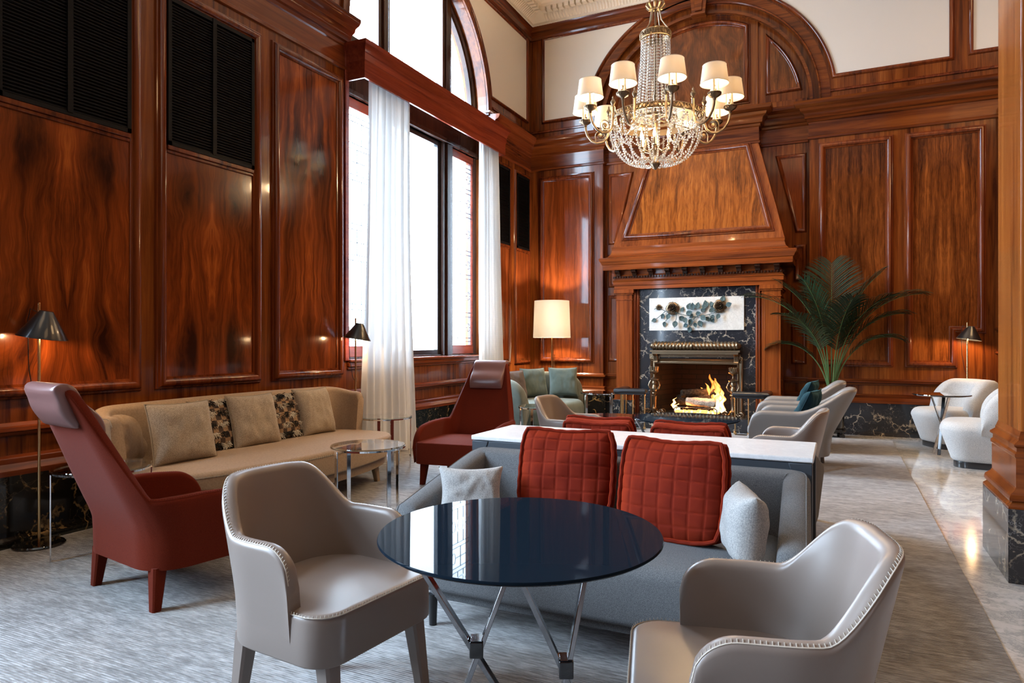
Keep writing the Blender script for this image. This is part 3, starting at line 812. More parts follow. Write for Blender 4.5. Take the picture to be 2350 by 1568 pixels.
# pelmet over the curtains
def pelmet():
    y0, y1, x1 = 5.62, 8.87, XL+.245
    B = MB()
    prof = [(.0, 3.94), (0, 4.10), (.006, 4.115), (.012, 4.12), (.012, 4.19), (.02, 4.20), (.028, 4.24), (.052, 4.27), (.058, 4.31), (.0, 4.315)]
    path = [(XL+.004, y1), (x1, y1), (x1, y0), (XL+.004, y0)]
    # walk so that the outside is on the right hand side
    rs = []
    cols = [mitre(path, d, closed=False) for d, z in prof]
    inner_ = mitre(path, -.022, closed=False)
    P2 = prof + [(-.022, 4.315), (-.022, 3.94)]
    cols = [mitre(path, d, closed=False) for d, z in P2]
    rs = [[(cols[k][i][0], cols[k][i][1], P2[k][1]) for k in range(len(P2))] for i in range(4)]
    B.rings(rs)
    B.box(XL+.004, x1-.02, y0+.02, y1-.02, 4.28, 4.31)
    o = B.build('curtain_pelmet', W['red'], ang=30)
    return tag(o, 'long reddish timber pelmet box mounted over the tall window', 'pelmet')
pelmet()

# column on the right of the picture
def column():
    c0, c1, d0, d1 = .855, 1.40, 4.36, 4.93
    B = MB(); B.box(c0, c1, d0, d1, .6, TOPZ)
    root = struct(B.build('wall_column', W['gold'], bevel=.008))
    B = MB()
    def ringbox(e, z): return [(c0-e, d0-e, z), (c1+e, d0-e, z), (c1+e, d1+e, z), (c0-e, d1+e, z)]
    prof = [(0, .78), (.008, .755), (.012, .745), (.012, .735), (.035, .715), (.035, .705), (.022, .695), (.022, .675), (.032, .665), (.032, .65), (.026, .64),
            (.026, .49), (.034, .475), (.055, .455), (.06, .44), (.06, .425), (.044, .42), (.05, .41), (.065, .395), (.066, .385), (.05, .38)]
    B.rings([ringbox(e, z) for e, z in prof][::-1])
    B.build('column_base', W['mant'], root, ang=25)
    B = MB(); B.box(c0-.066, c1+.066, d0-.066, d1+.066, 0, .384)
    B.build('column_plinth', W['firemar'], root, bevel=.003)
column()
# brass socket on the marble skirting
B = MB(); B.box(1.0, 1.13, YB-.062, YB-.05, .20, .275); so = B.build('wall_socket', W['brass'], bevel=.003)
tag(so, 'small brass socket plate set in the black marble skirting', 'socket')
B = MB(); B.lathe([(.024, 0), (.024, .004), (.018, .006), (0, .006)], n=20, M=Matrix.Translation((1.065, YB-.062, .2375)) @ Matrix.Rotation(R(90), 4, 'X'))
B.build('socket_insert', W['white'], so)

# carpet
def rug():
    B = MB(); x0, x1, y0, y1 = -4.45, .60, -4.6, 9.72
    B.box(x0, x1, y0, y1, .001, .014)
    o = B.build('area_rug', W['carpet'], bevel=.004)
    tag(o, 'large striated silvery grey carpet covering most of the marble floor', 'carpet')
rug()
# ------------------------------------------------------------------ furniture builders (local +X is the front)
def upath(w_, df, db, rc, n):
    P = [(df, -w_), (-db+rc, -w_)] + [(-db+rc+rc*math.cos(R(t)), -w_+rc+rc*math.sin(R(t))) for t in range(-96, -179, -6)] + [(-db, -w_+rc), (-db, w_-rc)] + \
        [(-db+rc+rc*math.cos(R(t)), w_-rc+rc*math.sin(R(t))) for t in range(174, 91, -6)] + [(-db+rc, w_), (df, w_)]
    P = resample([(a, b, 0) for a, b in P], n); out = []
    tot = sum((P[i+1]-P[i]).length for i in range(n))
    for i, p in enumerate(P):
        t = (P[min(i+1, n)]-P[max(i-1, 0)]).normalized()
        out.append((p, Vector((t.y*-1, t.x, 0)), tot*i/n, tot))
    return out
def ushell(B, w_, df, db, rc, top, bot, th, zin, flare=0.0, rend=.12, n=72, m=7, warp=None, bulge=0.0, rimpts=None, topr=1.0):
    ps = upath(w_, df, db, rc, n); rs = []
    for (p, nn, s, tot) in ps:
        nn = -nn if False else nn
        h = top(p.x, p.y); e = min(s, tot-s)
        if e < rend: h -= rend - math.sqrt(max(0, rend*rend-(rend-e)**2))
        r = th/2; sec = []
        H = max(.05, h-r-bot)
        for k in range(m+1):
            u = k/m; z = bot+H*u; sec.append((flare*u + bulge*math.sin(PI*u), z))
        for k in range(1, 8):
            a = PI*k/8; sec.append((flare + r*math.cos(a) - r, bot+H + r*topr*math.sin(a)))
        for k in range(m+1):
            u = 1-k/m; z = zin+(bot+H-zin)*u; sec.append((flare*(z-bot)/H - th, z))
        ring = []
        for o_, z in sec:
            q = p + nn*o_; q = Vector((q.x, q.y, z)); ring.append(warp(q) if warp else q)
        rs.append(ring)
        if rimpts is not None:
            a = ring[m+2]; c = ring[m+4]; d = ring[m]; rimpts.append((a, c, d))
    B.rings(rs)
def slab(B, plan, z0, z1, r, crown=0.0, taper=0.0, rb=None):
    rb = r*.5 if rb is None else rb
    cx = sum(p[0] for p in plan)/len(plan); cyy = sum(p[1] for p in plan)/len(plan)
    rs = []
    for k in range(4):
        a = PI/2*k/3; q = mitre(plan, taper + rb*(1-math.sin(a))); rs.append([(x, y, z0+rb*(1-math.cos(a))) for x, y in q])
    if taper:
        for k in (.35, .7):
            q = mitre(plan, taper*(1-k)); rs.append([(x, y, z0+rb+(z1-r-z0-rb)*k) for x, y in q])
    for k in range(7):
        a = PI/2*k/6; q = mitre(plan, r*(1-math.cos(a))); rs.append([(x, y, z1-r+r*math.sin(a)) for x, y in q])
    last = rs[-1]
    for s in (.92, .8, .62, .4, .18, .02):
        rs.append([(cx+(x-cx)*s, cyy+(y-cyy)*s, z1+crown*(1-s*s)) for x, y, z in last])
    B.rings(rs)
def rrect(x0, x1, y0, y1, rf, rbk, n=8):
    """rounded rectangle CCW, rf radius at front (x1), rbk at back"""
    P = []
    for cx, cy_, r, a in ((x1-rf, y1-rf, rf, 0), (x0+rbk, y1-rbk, rbk, 90), (x0+rbk, y0+rbk, rbk, 180), (x1-rf, y0+rf, rf, 270)):
        for i in range(n+1):
            t = R(a+90*i/n); P.append((cx+r*math.cos(t), cy_+r*math.sin(t)))
    return [(p.x, p.y) for p in resample([(a, b, 0) for a, b in P], 72, closed=True)]
def leg(B, x, y, z1, dx, dy, w0, w1, z0=0.0, n=4):
    rs = []
    for k in range(7):
        u = k/6; cx = x+dx*(1-u); cyy = y+dy*(1-u); w_ = w1+(w0-w1)*u
        if n == 4:
            c = w_*.28
            rs.append([(cx+a, cyy+b_, z0+(z1-z0)*u) for a, b_ in ((w_-c, w_), (w_, w_-c), (w_, -w_+c), (w_-c, -w_), (-w_+c, -w_), (-w_, -w_+c), (-w_, w_-c), (-w_+c, w_))])
        else: rs.append([(cx+w_*math.cos(2*PI*j/12), cyy+w_*math.sin(2*PI*j/12), z0+(z1-z0)*u) for j in range(12)])
    B.rings(rs)
def seam(B, pts, closed=False, r=.0022): B.tube(pts, r, 5, closed=closed)
def stitches(B, pts, dirs, step, ln_, r=.001):
    """short cross stitches along a polyline; dirs gives the stitch direction at each point"""
    L = 0; nxt = step
    for i in range(1, len(pts)):
        a, c = pts[i-1], pts[i]; seg = (c-a).length
        while L+seg > nxt and seg > 1e-6:
            u = (nxt-L)/seg; p = a.lerp(c, u); d = dirs[i-1].lerp(dirs[i], u).normalized()
            B.bar(p-d*ln_*.5, p+d*ln_*.5, r*2, r*1.6); nxt += step
        L += seg

def tub_chair(name, label, cat, loc, rz, leather_, P, group=None, legm=None, stitch=True, seatcush=False):
    t = thing(name, label, cat, loc, rz, group)
    B = MB(); rim = []
    w_, df, db, rc = P['w'], P['df'], P['db'], P['rc']
    ua, ub = P['tr']
    def top(x, y): return P['arm'] + (P['back']-P['arm'])*sm(ub, ua, x) - P.get('droop', 0)*sm(0, df, x) + P.get('crest', 0)*(1-(y/w_)**2)*sm(-db*.8, -db, x)
    def warp(q):
        bk = sm(P.get('l1', .05), P.get('l0', -.18), q.x); dz = max(0, q.z-P['zs'])
        x = q.x - P.get('lean', 0)*dz*bk - P.get('lean0', 0)*max(0, q.z-P['bot'])*bk
        y = q.y*(1-P.get('narrow', 0)*sm(P['zs']+.05, P['back'], q.z)) * (1+P.get('splay', 0)*(q.x+db))
        return Vector((x, y, q.z))
    ushell(B, w_, df, db, rc, top, P['bot'], P['th'], P['zs']-.04, P.get('flare', .02), P['rend'], P.get('n', 80), 8, warp, P.get('bulge', 0), rim)
    B.build('shell', leather_, t, ang=60)
    S_ = MB(); x1 = P['seatx']; th = P['th']
    plan = rrect(-db+th*.6, x1, -w_+th*P.get('si', .35), w_-th*P.get('si', .35), P.get('sf', .07), rc*.8)
    slab(S_, plan, P['bot']+.001, P['zs'], .022, P.get('crown', .02), rb=.006)
    S_.build('seat', leather_, t, ang=60)
    if seatcush:
        C = MB(); plan2 = rrect(-db+th+.02, x1-.0, -w_+th+.012, w_-th-.012, .06, .1)
        slab(C, plan2, P['zs']+.004, P['zs']+.10, .045, .03); C.build('seat_cushion', leather_, t, ang=60)
    if stitch:
        q = MB(); a = [r[0] for r in rim]; d = [(r[1]-r[2]).normalized() for r in rim]
        seam(q, a, r=.002); stitches(q, [p + (r[1]-r[2]).normalized()*.004 for p, r in zip(a, rim)], d, .0115, .011)
        q.build('rim_stitching', W['stitch'] if stitch == True else stitch, t)
        q = MB(); pl = [Vector((x, y, P['zs']-.006)) for x, y in mitre(plan, .002)]; pl = [p for p in pl if p.x > x1-.20]
        pl.sort(key=lambda p: math.atan2(p.y, p.x-(x1-.25)))
        seam(q, pl, r=.0022); stitches(q, [p+Vector((0, 0, .003)) for p in pl], [Vector((0, 0, 1))]*len(pl), .0115, .010)
        q.build('seat_stitching', W['stitch'] if stitch == True else stitch, t)
    lx, ly, lw = P['legs']
    for sx_ in (1, -1):
        for sy in (1, -1):
            q = MB(); leg(q, sx_*lx if sx_ > 0 else -P.get('lb', lx), sy*ly, P['bot']+.012, sx_*P.get('ls', .03), sy*P.get('lsy', .012), lw, lw*.6)
            q.build('leg', legm or leather_, t)
    return t
DIN = dict(w=.265, df=.15, db=.235, rc=.21, arm=.64, back=.795, tr=(-.215, -.085), si=-.1, bot=.30, th=.048, zs=.455, flare=.018, rend=.10, seatx=.285, sf=.09, lean=.16, lean0=.03,
           legs=(.225, .195, .030), lb=.14, ls=.045, crest=.006, crown=.018, n=96)
c1 = tub_chair('leather_armchair', 'taupe leather armchair with pale stitching left of the round dark glass table', 'armchair', (-1.575, 1.81, 0), R(-6), W['taupe'], DIN)
c2 = dup(c1, (-.20, 1.74, 0), R(194), 'taupe leather armchair in the right foreground, its back to the marble column')
c2b = dup(c1, (-.38, 5.0, 0), R(176), 'taupe leather armchair just behind the right end of the white marble console')
c4 = dup(c1, (-1.93, 5.22, 0), R(-5), 'taupe leather armchair behind the console, facing away from the green sofa')

LOU = dict(w=.36, df=.36, db=.34, rc=.22, arm=.585, back=.80, tr=(-.30, -.02), bot=.16, th=.085, zs=.33, flare=.02, rend=.13, seatx=.40, sf=.10, lean=.42, lean0=.05,
           legs=(.28, .28, .028), lb=.24, ls=.02, crown=.02, l1=.12, l0=-.2)
l1 = tub_chair('lounge_chair', 'grey leather lounge armchair with teal cushion, nearer of the pair facing the fireplace tables', 'armchair', (-.42, 7.35, 0), R(178), W['taupe2'], LOU, stitch=False, seatcush=True)
l2 = dup(l1, (-.50, 8.60, 0), R(180), 'grey leather lounge armchair nearest the potted palm, partly hidden by its twin')

RED = dict(w=.365, df=.33, db=.30, rc=.17, arm=.535, back=1.04, tr=(-.305, -.235), bot=.20, th=.055, zs=.385, flare=.015, rend=.15, seatx=.385, sf=.07, lean=.42, lean0=.0,
           narrow=.24, legs=(.29, .28, .033), lb=.24, ls=.02, lsy=.015, crown=.02, l1=.22, l0=-.12, n=160, crest=.02, droop=.03)
def red_chair(label, loc, rz):
    t = tub_chair('highback_chair', label, 'armchair', loc, rz, W['redwool'], RED, stitch=W['redwool'])
    # strapped leather headrest folded over the top of the back
    def bx(z): return -.30 - .42*(z-.385)
    prof = []
    zs_ = [.80, .83, .87, .91, .945, .97]
    fr = [(bx(z)+.052+.055*math.sin(PI*min(1, (z-.79)/.19)), z) for z in zs_]
    top_ = [(bx(1.0)+.052, 1.0), (bx(1.04)+.045, 1.045), (bx(1.05)+.012, 1.072), (bx(1.05)-.035, 1.066), (bx(1.04)-.062, 1.035)]
    re = [(bx(z)-.038-.03*math.sin(PI*min(1, (z-.86)/.17)), z) for z in (1.0, .96, .92, .885, .865)]
    inn = [(bx(z)-.016, z) for z in (.87, .95, 1.02)] + [(bx(1.05)-.012, 1.05)] + [(bx(z)+.058, z) for z in (1.0, .9, .81)]
    poly = fr+top_+re+inn
    cx = sum(p[0] for p in poly)/len(poly); cz = sum(p[1] for p in poly)/len(poly)
    B = MB(); rs = []
    for y, s in ((-.165, .55), (-.16, .80), (-.145, .94), (-.1, 1), (0, 1.02), (.1, 1), (.145, .94), (.16, .80), (.165, .55)):
        ring = []
        for i, (x, z) in enumerate(poly):
            base = Vector((bx(z)+.015, 0, z)); q = Vector((x, 0, z))
            if z > 1.04: q2 = q
            else: q2 = base.lerp(q, .35+.65*s if s < 1 else s)
            w0 = .004*math.sin(i*1.7+y*30)*(1 if s > .9 else 0)
            ring.append((q2.x+w0, y, q2.z))
        rs.append(ring)
    B.rings(rs); B.build('headrest', W['maroon'], t, ang=80, sub=1)
    return t
rc1 = red_chair('rust red high backed armchair in the left foreground, seen from behind', (-3.07, 2.42, 0), R(80))
rc2 = dup(rc1, (-2.99, 5.33, 0), R(-84), 'rust red high backed armchair standing beside the tall window, facing the camera')

# ---- cushions
def cushion(name, label, w_, h, t_, mat, loc, rot, pipe=None, group=None, wr=.012, seed=0, cat='cushion', ear=.07, pw=4, n=34):
    B = MB()
    def pt(u, v, s):
        x = u*w_/2*(1-ear*(1-v*v)*abs(u)**2); z = v*h/2*(1-ear*(1-u*u)*abs(v)**2)
        e = max(0, (1-abs(u)**pw))*max(0, (1-abs(v)**pw))
        th = t_/2*e**.55
        nz = noise.noise(Vector((u*2.2+seed, v*2.2, s*3+seed)))*wr + noise.noise(Vector((u*6+seed, v*3, seed)))*wr*.45
        cr = sum(math.sin(12*math.atan2(v-cv, u-cu)+seed)*max(0, 1-1.6*math.hypot(u-cu, v-cv)) for cu in (-1, 1) for cv in (-1, 1))*wr*.25
        return (s*(th+nz*e**.4+cr*e**.3), x, z+h/2)
    for s in (1, -1): B.grid(lambda i, j: pt(i*2-1, j*2-1, s), n, n)
    o = B.build(name, mat, ang=70, weld=True)
    o.location = loc; o.rotation_euler = rot
    if pipe:
        q = MB(); ring = []
        for k in range(96):
            a = k/96*4; sd = int(a); f = a-sd
            u, v = ((-1+2*f, -1), (1, -1+2*f), (1-2*f, 1), (-1, 1-2*f))[sd]
            ring.append(pt(u, v, 0))
        q.tube(ring, .0055, 6, closed=True); q.build('piping', pipe, o)
    return tag(o, label, cat, group)
def quilted(name, label, loc, rot, seed=0):
    a_, b2, t_ = .222, .215, .085; N_ = 84
    B = MB()
    def pt(u, v, s):
        # soft boxy cushion: squircle outline, full rounded edge
        u2 = u*math.sqrt(1-.20*v*v*v*v); v2 = v*math.sqrt(1-.20*u*u*u*u)
        sag = .030*(1-u*u)*max(0, v)**2
        x = u2*a_; z = v2*b2 - sag
        m = max(abs(u), abs(v)); th = t_*(1-m**5)**.5*(.55+.45*(1-u*u*.6)*(1-v*v*.6))
        g = 0
        for q in (u, v):
            k = 7; d = abs(((q*.5+.5)*k) - round((q*.5+.5)*k))/k*2*a_
            g = max(g, math.exp(-(d/.0035)**2))
        nz = noise.noise(Vector((u*2+seed, v*2, s+seed)))*.014
        puff = .0026*abs(math.sin(PI*(u*.5+.5)*7)*math.sin(PI*(v*.5+.5)*7))**.5
        return (s*(th+(puff-g*.003)*(1 if m < .985 else 0)+nz*(1-m**4)), x, z+b2)
    for s in (1, -1): B.grid(lambda i, j: pt(i*2-1, j*2-1, s), N_, N_)
    o = B.build(name, W['rust'], ang=75, weld=True); o.location = loc; o.rotation_euler = rot
    q = MB()
    for off in (.035, -.035):
        ring = []
        for k in range(140):
            a = k/140*4; sd = int(a); f = a-sd
            u, v = ((-1+2*f, -1), (1, -1+2*f), (1-2*f, 1), (-1, 1-2*f))[sd]
            p = pt(u, v, 1); wob = .0016*math.sin(k*1.26+seed)
            ring.append((off+wob*.7, p[1]*.985+wob, (p[2]-b2)*.985+b2+wob*.5))
        q.tube(ring, .0085, 6, closed=True)
    q.build('quilted_edge', W['rust'], o)
    return tag(o, label, 'cushion')

# ---- long beige sofa by the panelled wall
def beige_sofa():
    t = thing('beige_sofa', 'long curved beige fabric sofa against the panelled left wall', 'sofa', (-3.93, 3.97, 0), 0)
    B = MB(); rim = []
    def top(x, y): return .83 - .05*sm(-.45, -.2, x) + .012*(1-(y/1.2)**2)
    def warp(q):
        z = max(0, q.z-.3); bk = sm(-.25, -.42, q.x); sd = sm(.8, 1.15, abs(q.y))
        return Vector((q.x-.10*z*bk, q.y*(1+.06*z*sd), q.z))
    ushell(B, 1.20, -.12, .40, .20, top, .24, .085, .36, .015, .05, 150, 7, warp, 0, rim)
    B.build('backrest', W['beige'], t, ang=60)
    q = MB(); a = [r[0] for r in rim]; seam(q, a, r=.003)
    stitches(q, a, [(r[1]-r[2]).normalized() for r in rim], .02, .014); 
    q.build('edge_stitching', W['beigepip'], t)
    plan = []
    for k in range(41):
        y = -1.17+2.34*k/40; f = 1-(y/1.17)**2; plan.append((.20+.30*f**.55, y))
    plan += [(-.05, 1.175), (-.30, 1.16), (-.385, 1.0), (-.40, 0), (-.385, -1.0), (-.30, -1.16), (-.05, -1.175)]
    plan = [(p.x, p.y) for p in resample([(a_, b_, 0) for a_, b_ in plan], 120, closed=True)]
    S_ = MB(); slab(S_, plan, .245, .43, .035, .025); S_.build('seat', W['beige'], t, ang=60)
    q = MB(); fr_ = mitre(plan, .0); pl = [Vector((x+.001, y, .398)) for x, y in fr_ if x > -.05]; pl.sort(key=lambda p: p.y)
    seam(q, pl, r=.003); stitches(q, pl, [Vector((0, 0, 1))]*len(pl), .022, .014, .002); q.build('seat_stitching', W['beigepip'], t)
    S_ = MB(); slab(S_, mitre(plan, .05), .165, .243, .02, 0); S_.build('base', W['beige'], t, ang=60)
    for x, y in ((.22, -.95), (.22, .95), (-.30, -.98), (-.30, .98)):
        q = MB(); leg(q, x, y, .18, .02 if x > 0 else -.02, .02*(1 if y > 0 else -1), .03, .02); q.build('leg', W['beige'], t)
beige_sofa()
bp = W['beigepip']
sx0 = -4.20
def bc(name, label, y, w_, h, t_, mat, x=-4.17, rz=0, lean=-16, pipe=None, seed=0, z=.432, **k):
    return cushion(name, label, w_, h, t_, mat, (x, y, z), (0, R(lean), R(rz)), pipe, seed=seed, **k)
bc('beige_cushion', 'plain tan fabric cushion tucked in the left corner of the beige sofa', 3.00, .40, .36, .13, W['beige'], x=-4.24, rz=25, lean=-14, seed=1)
bc('oatmeal_cushion', 'oatmeal piped cushion, leftmost and nearest of the three on the beige sofa', 3.20, .45, .42, .17, W['beigepil'], x=-3.96, rz=-8, pipe=bp, seed=2)
bc('oatmeal_cushion', 'oatmeal piped cushion in the middle of the beige sofa between two check cushions', 3.93, .44, .42, .16, W['beigepil'], x=-4.06, rz=-4, pipe=bp, seed=3)
bc('oatmeal_cushion', 'oatmeal piped cushion nearest the window end of the beige sofa', 4.66, .44, .42, .16, W['beigepil'], x=-4.10, rz=2, pipe=bp, seed=4)
def tufted(label, y, seed):
    o = bc('tufted_cushion', label, y, .36, .40, .12, W['check'], x=-4.14, rz=0, lean=-17, seed=seed)
    rnd = random.Random(seed)
    for nm, mm in (('cream_tufts', 'tuftw'), ('black_tufts', 'tuftb')):
        q = MB()
        for r_ in range(5):
            for c_ in range(4):
                if (r_+c_) % 2 == (nm == 'cream_tufts'): continue
                yy = -.135+.09*c_; zz = .04+.08*r_
                for _ in range(46):
                    a0 = Vector((.056+rnd.uniform(-.008, .004)-.35*abs(yy)*.3, yy+rnd.uniform(-.04, .04), zz+rnd.uniform(-.012, .022)))
                    d = Vector((rnd.uniform(.1, .6), rnd.uniform(-.5, .5), rnd.uniform(-1., .1))).normalized()*rnd.uniform(.02, .04)
                    q.tube([a0, a0+d*.5+Vector((.004, 0, .002)), a0+d], [.0028, .0028, .0012], 4)
        q.build(nm, W[mm], o, smooth=True)['kind'] = 'stuff'
    return o
tufted('shaggy black and tan check cushion, left of the two on the beige sofa', 3.61, 5)
tufted('shaggy black and tan check cushion, right of the two on the beige sofa', 4.33, 6)

# ---- two grey sofas back to back with the console between
def grey_sofa(label, loc, rz):
    t = thing('grey_sofa', label, 'sofa', loc, rz)
    B = MB(); rim = []
    def top(x, y): return .71 - .16*max(0, min(1, (x+.30)/.62))
    def warp(q):
        bk = sm(-.12, -.34, q.x); z = max(0, q.z-.35)
        return Vector((q.x-.12*z*bk, q.y*(1+.05*(q.x+.3)), q.z))
    ushell(B, .80, .36, .33, .07, top, .185, .11, .33, .03, .035, 120, 7, warp, .0, rim, topr=.6)
    B.build('backrest', W['grey'], t, ang=50)
    plan = rrect(-.27, .42, -.735, .735, .10, .05)
    S_ = MB(); slab(S_, plan, .185, .425, .055, .015, rb=.03); S_.build('seat_cushion', W['grey'], t, ang=60)
    S_ = MB(); slab(S_, rrect(-.26, .36, -.70, .70, .08, .05), .14, .184, .01, 0); S_.build('base', W['grey'], t, ang=60)
    q = MB(); seam(q, [r[0] for r in rim], r=.0035); q.build('edge_seam', W['grey'], t)
    for x, y in ((.34, -.66), (.34, .66), (-.22, -.66), (-.22, .66)):
        q = MB(); leg(q, x, y, .15, 0, 0, .022, .016, n=12); q.build('leg', W['blackm'], t)
    return t
gs1 = grey_sofa('grey wool two-seat sofa in front of the marble console, facing the camera', (-.94, 2.88, 0), R(-90))
gs2 = dup(gs1, (-.94, 4.20, 0), R(90), 'grey wool two-seat sofa behind the marble console, facing the fireplace')
quilted('rust_cushion', 'rust velvet grid-quilted cushion, left one on the near grey sofa', (-1.14, 2.93, .435), (0, R(-15), R(-83)), 1)
quilted('rust_cushion', 'rust velvet grid-quilted cushion, right one on the near grey sofa', (-.63, 2.80, .435), (0, R(-13), R(-97)), 2)
quilted('rust_cushion', 'rust velvet grid-quilted cushion showing above the console, left one on the far grey sofa', (-1.32, 4.10, .405), (0, R(-24), R(92)), 3)
quilted('rust_cushion', 'rust velvet grid-quilted cushion showing above the console, right one on the far grey sofa', (-.76, 4.07, .405), (0, R(-24), R(88)), 4)
cushion('grey_cushion', 'small pale grey knit cushion at the left end of the near grey sofa', .30, .24, .12, W['palegrey'], (-1.50, 2.70, .445), (0, R(-16), R(-62)), seed=8, wr=.008, ear=.13)
cushion('grey_cushion', 'small pale grey knit cushion standing against the right arm of the near grey sofa', .32, .27, .14, W['palegrey'], (-.335, 2.66, .435), (0, R(-6), R(-162)), seed=9, wr=.008, ear=.12)

# ---- marble console
def console():
    t = thing('console_table', 'long narrow console table with white marble top on a graphite frame', 'console table', (-.955, 3.52, 0), 0)
    B = MB(); B.box(-.855, .855, -.26, .26, .715, .74); B.build('tabletop', W['carrara'], t, bevel=.006)
    B = MB()
    for y in (-.235, .235): B.box(-.83, .83, y-.018, y+.018, .672, .713)
    for x in (-.815, .815): B.box(x-.018, x+.018, -.235, .235, .672, .713)
    B.build('frame', W['graphite'], t, bevel=.003)
    for x in (-.82, .82):
        for y in (-.232, .232):
            q = MB(); sx_ = 1 if x > 0 else -1
            q.rings([[(x-.030, y-.026, z), (x+.030, y-.026, z), (x+.030, y+.026, z), (x-.030, y+.026, z)] for z in (0, .60)] +
                    [[(x-.030-(.04*(z-.60)/.112)**1.0*(sx_ > 0)*1., y-.026, z), (x+.030+(.04*(z-.60)/.112)*(sx_ < 0), y-.026, z), (x+.030+(.04*(z-.60)/.112)*(sx_ < 0), y+.026, z), (x-.030-(.04*(z-.60)/.112)*(sx_ > 0), y+.026, z)] for z in (.66, .712)])
            q.build('leg', W['graphite'], t, bevel=.004)
console()

# ---- round dark glass tables
def xtable(label, loc, rz, rx=.385, ry=.405, ht=.73, name='round_table', legs=True, mat=None):
    t = thing(name, label, 'table', loc, rz)
    B = MB(); prof = [(.0, -.014), (.93, -.014), (.985, -.011), (1, -.006), (1.0, -.003), (.995, 0), (0, 0)]
    B.rings([[(rx*r*math.cos(2*PI*j/96), ry*r*math.sin(2*PI*j/96), ht+z) for j in range(96)] for r, z in [(max(r, .002), z) for r, z in prof]])
    B.build('tabletop', mat or W['navy'], t, ang=35)
    B = MB(); B.lathe([(.05, ht-.03), (.12, ht-.03), (.12, ht-.015), (.05, ht-.015)], n=32); B.build('mounting_plate', W['darkchrome'], t)
    return t
t1 = xtable('round navy glass table on crossed chrome legs in the foreground centre', (-.79, 1.70, 0), R(25.6))
def xlegs(t, ht):
    # crossing bars: centres of the two crosses, half spreads
    zc = .36
    for cx, dy, a, b_ in ((-.125, .12, .225, .15), (.125, .0, .17, .08)):
        for (xa, xb, s) in ((-a, a*.85, 1), (b_, -b_*.85, -1)):
            q = MB(); q.bar((cx+xa, dy-.04*s, ht-.016), (cx+xb, dy+.05*s, .004), .014, .038, up=(0, 1, 0)); q.build('leg', W['darkchrome'], t, bevel=.002)
        q = MB(); q.box(cx-.02, cx+.02, dy-.03, dy+.03, zc-.025, zc+.025); q.build('joint', W['blackgloss'], t, bevel=.004)
xlegs(t1, .73)
t2 = xtable('round black glass table between the rust cushions and the fireplace, right of the low one', (-.99, 4.97, 0), R(25.6), .37, .385, .70)
xlegs(t2, .70)
def lowtable(label, loc, r_, ht):
    t = thing('low_table', label, 'table', loc, 0)
    B = MB(); B.lathe([(0, ht-.02), (r_*.97, ht-.02), (r_, ht-.012), (r_, ht-.004), (r_*.99, ht), (0, ht)], n=72); B.build('tabletop', W['smoke'], t, ang=35)
    B = MB(); B.lathe([(.16, 0), (.17, .01), (.06, .03), (.03, .08), (.028, ht-.06), (.10, ht-.021)], n=32); B.build('pedestal', W['blackm'], t)
    return t
lowtable('low round black glass table in front of the green sofa', (-2.17, 6.95, 0), .42, .45)

def side_table(label, loc, r_=.26, ht=.53, rz=0, glass='tglass', metal='chrome', base=True):
    t = thing('side_table', label, 'side table', loc, rz)
    B = MB(); B.lathe([(0, ht-.010), (r_, ht-.010), (r_+.002, ht-.005), (r_, ht), (0, ht)], n=64); B.build('tabletop', W[glass], t, ang=35)
    B = MB(); n = 64
    B.rings([[(x*math.cos(2*PI*j/n), x*math.sin(2*PI*j/n), z) for j in range(n)] for x, z in ((r_-.012, ht-.022), (r_+.002, ht-.022), (r_+.002, ht-.011), (r_-.012, ht-.011), (r_-.012, ht-.022))], cap0=False, cap1=False)
    B.build('top_ring', W[metal], t)
    for k in range(4):
        a = R(45+90*k)+.1; q = MB(); M = Matrix.Rotation(a, 4, 'Z')
        q.box(r_-.008, r_+.0, -.016, .016, .004, ht-.012, M); q.build('leg', W[metal], t, bevel=.0015)
    B = MB()
    B.rings([[(x*math.cos(2*PI*j/n), x*math.sin(2*PI*j/n), z) for j in range(n)] for x, z in ((r_-.014, 0), (r_+.004, 0), (r_+.004, .012), (r_-.014, .012), (r_-.014, 0))], cap0=False, cap1=False)
    B.build('base_ring', W[metal], t)
    return t
s1 = side_table('round glass and chrome side table in front of the right half of the beige sofa', (-2.97, 3.87, 0), .255, .53, R(20))
dup(s1, (-3.97, 5.44, 0), R(0), 'round glass and chrome side table by the curtain, past the end of the beige sofa')
dup(s1, (-3.86, 2.55, 0), R(8), 'round glass and chrome side table behind the left foreground red chair')
dup(s1, (-3.02, 7.05, 0), R(40), 'round glass and chrome side table at the near end of the green sofa')
dup(s1, (-3.09, 9.30, 0), R(10), 'round chrome side table between the green sofa and the hearth fender')
dup(s1, (-.62, 9.33, 0), R(30), 'round glass and chrome side table right of the hearth, behind the lounge armchairs')

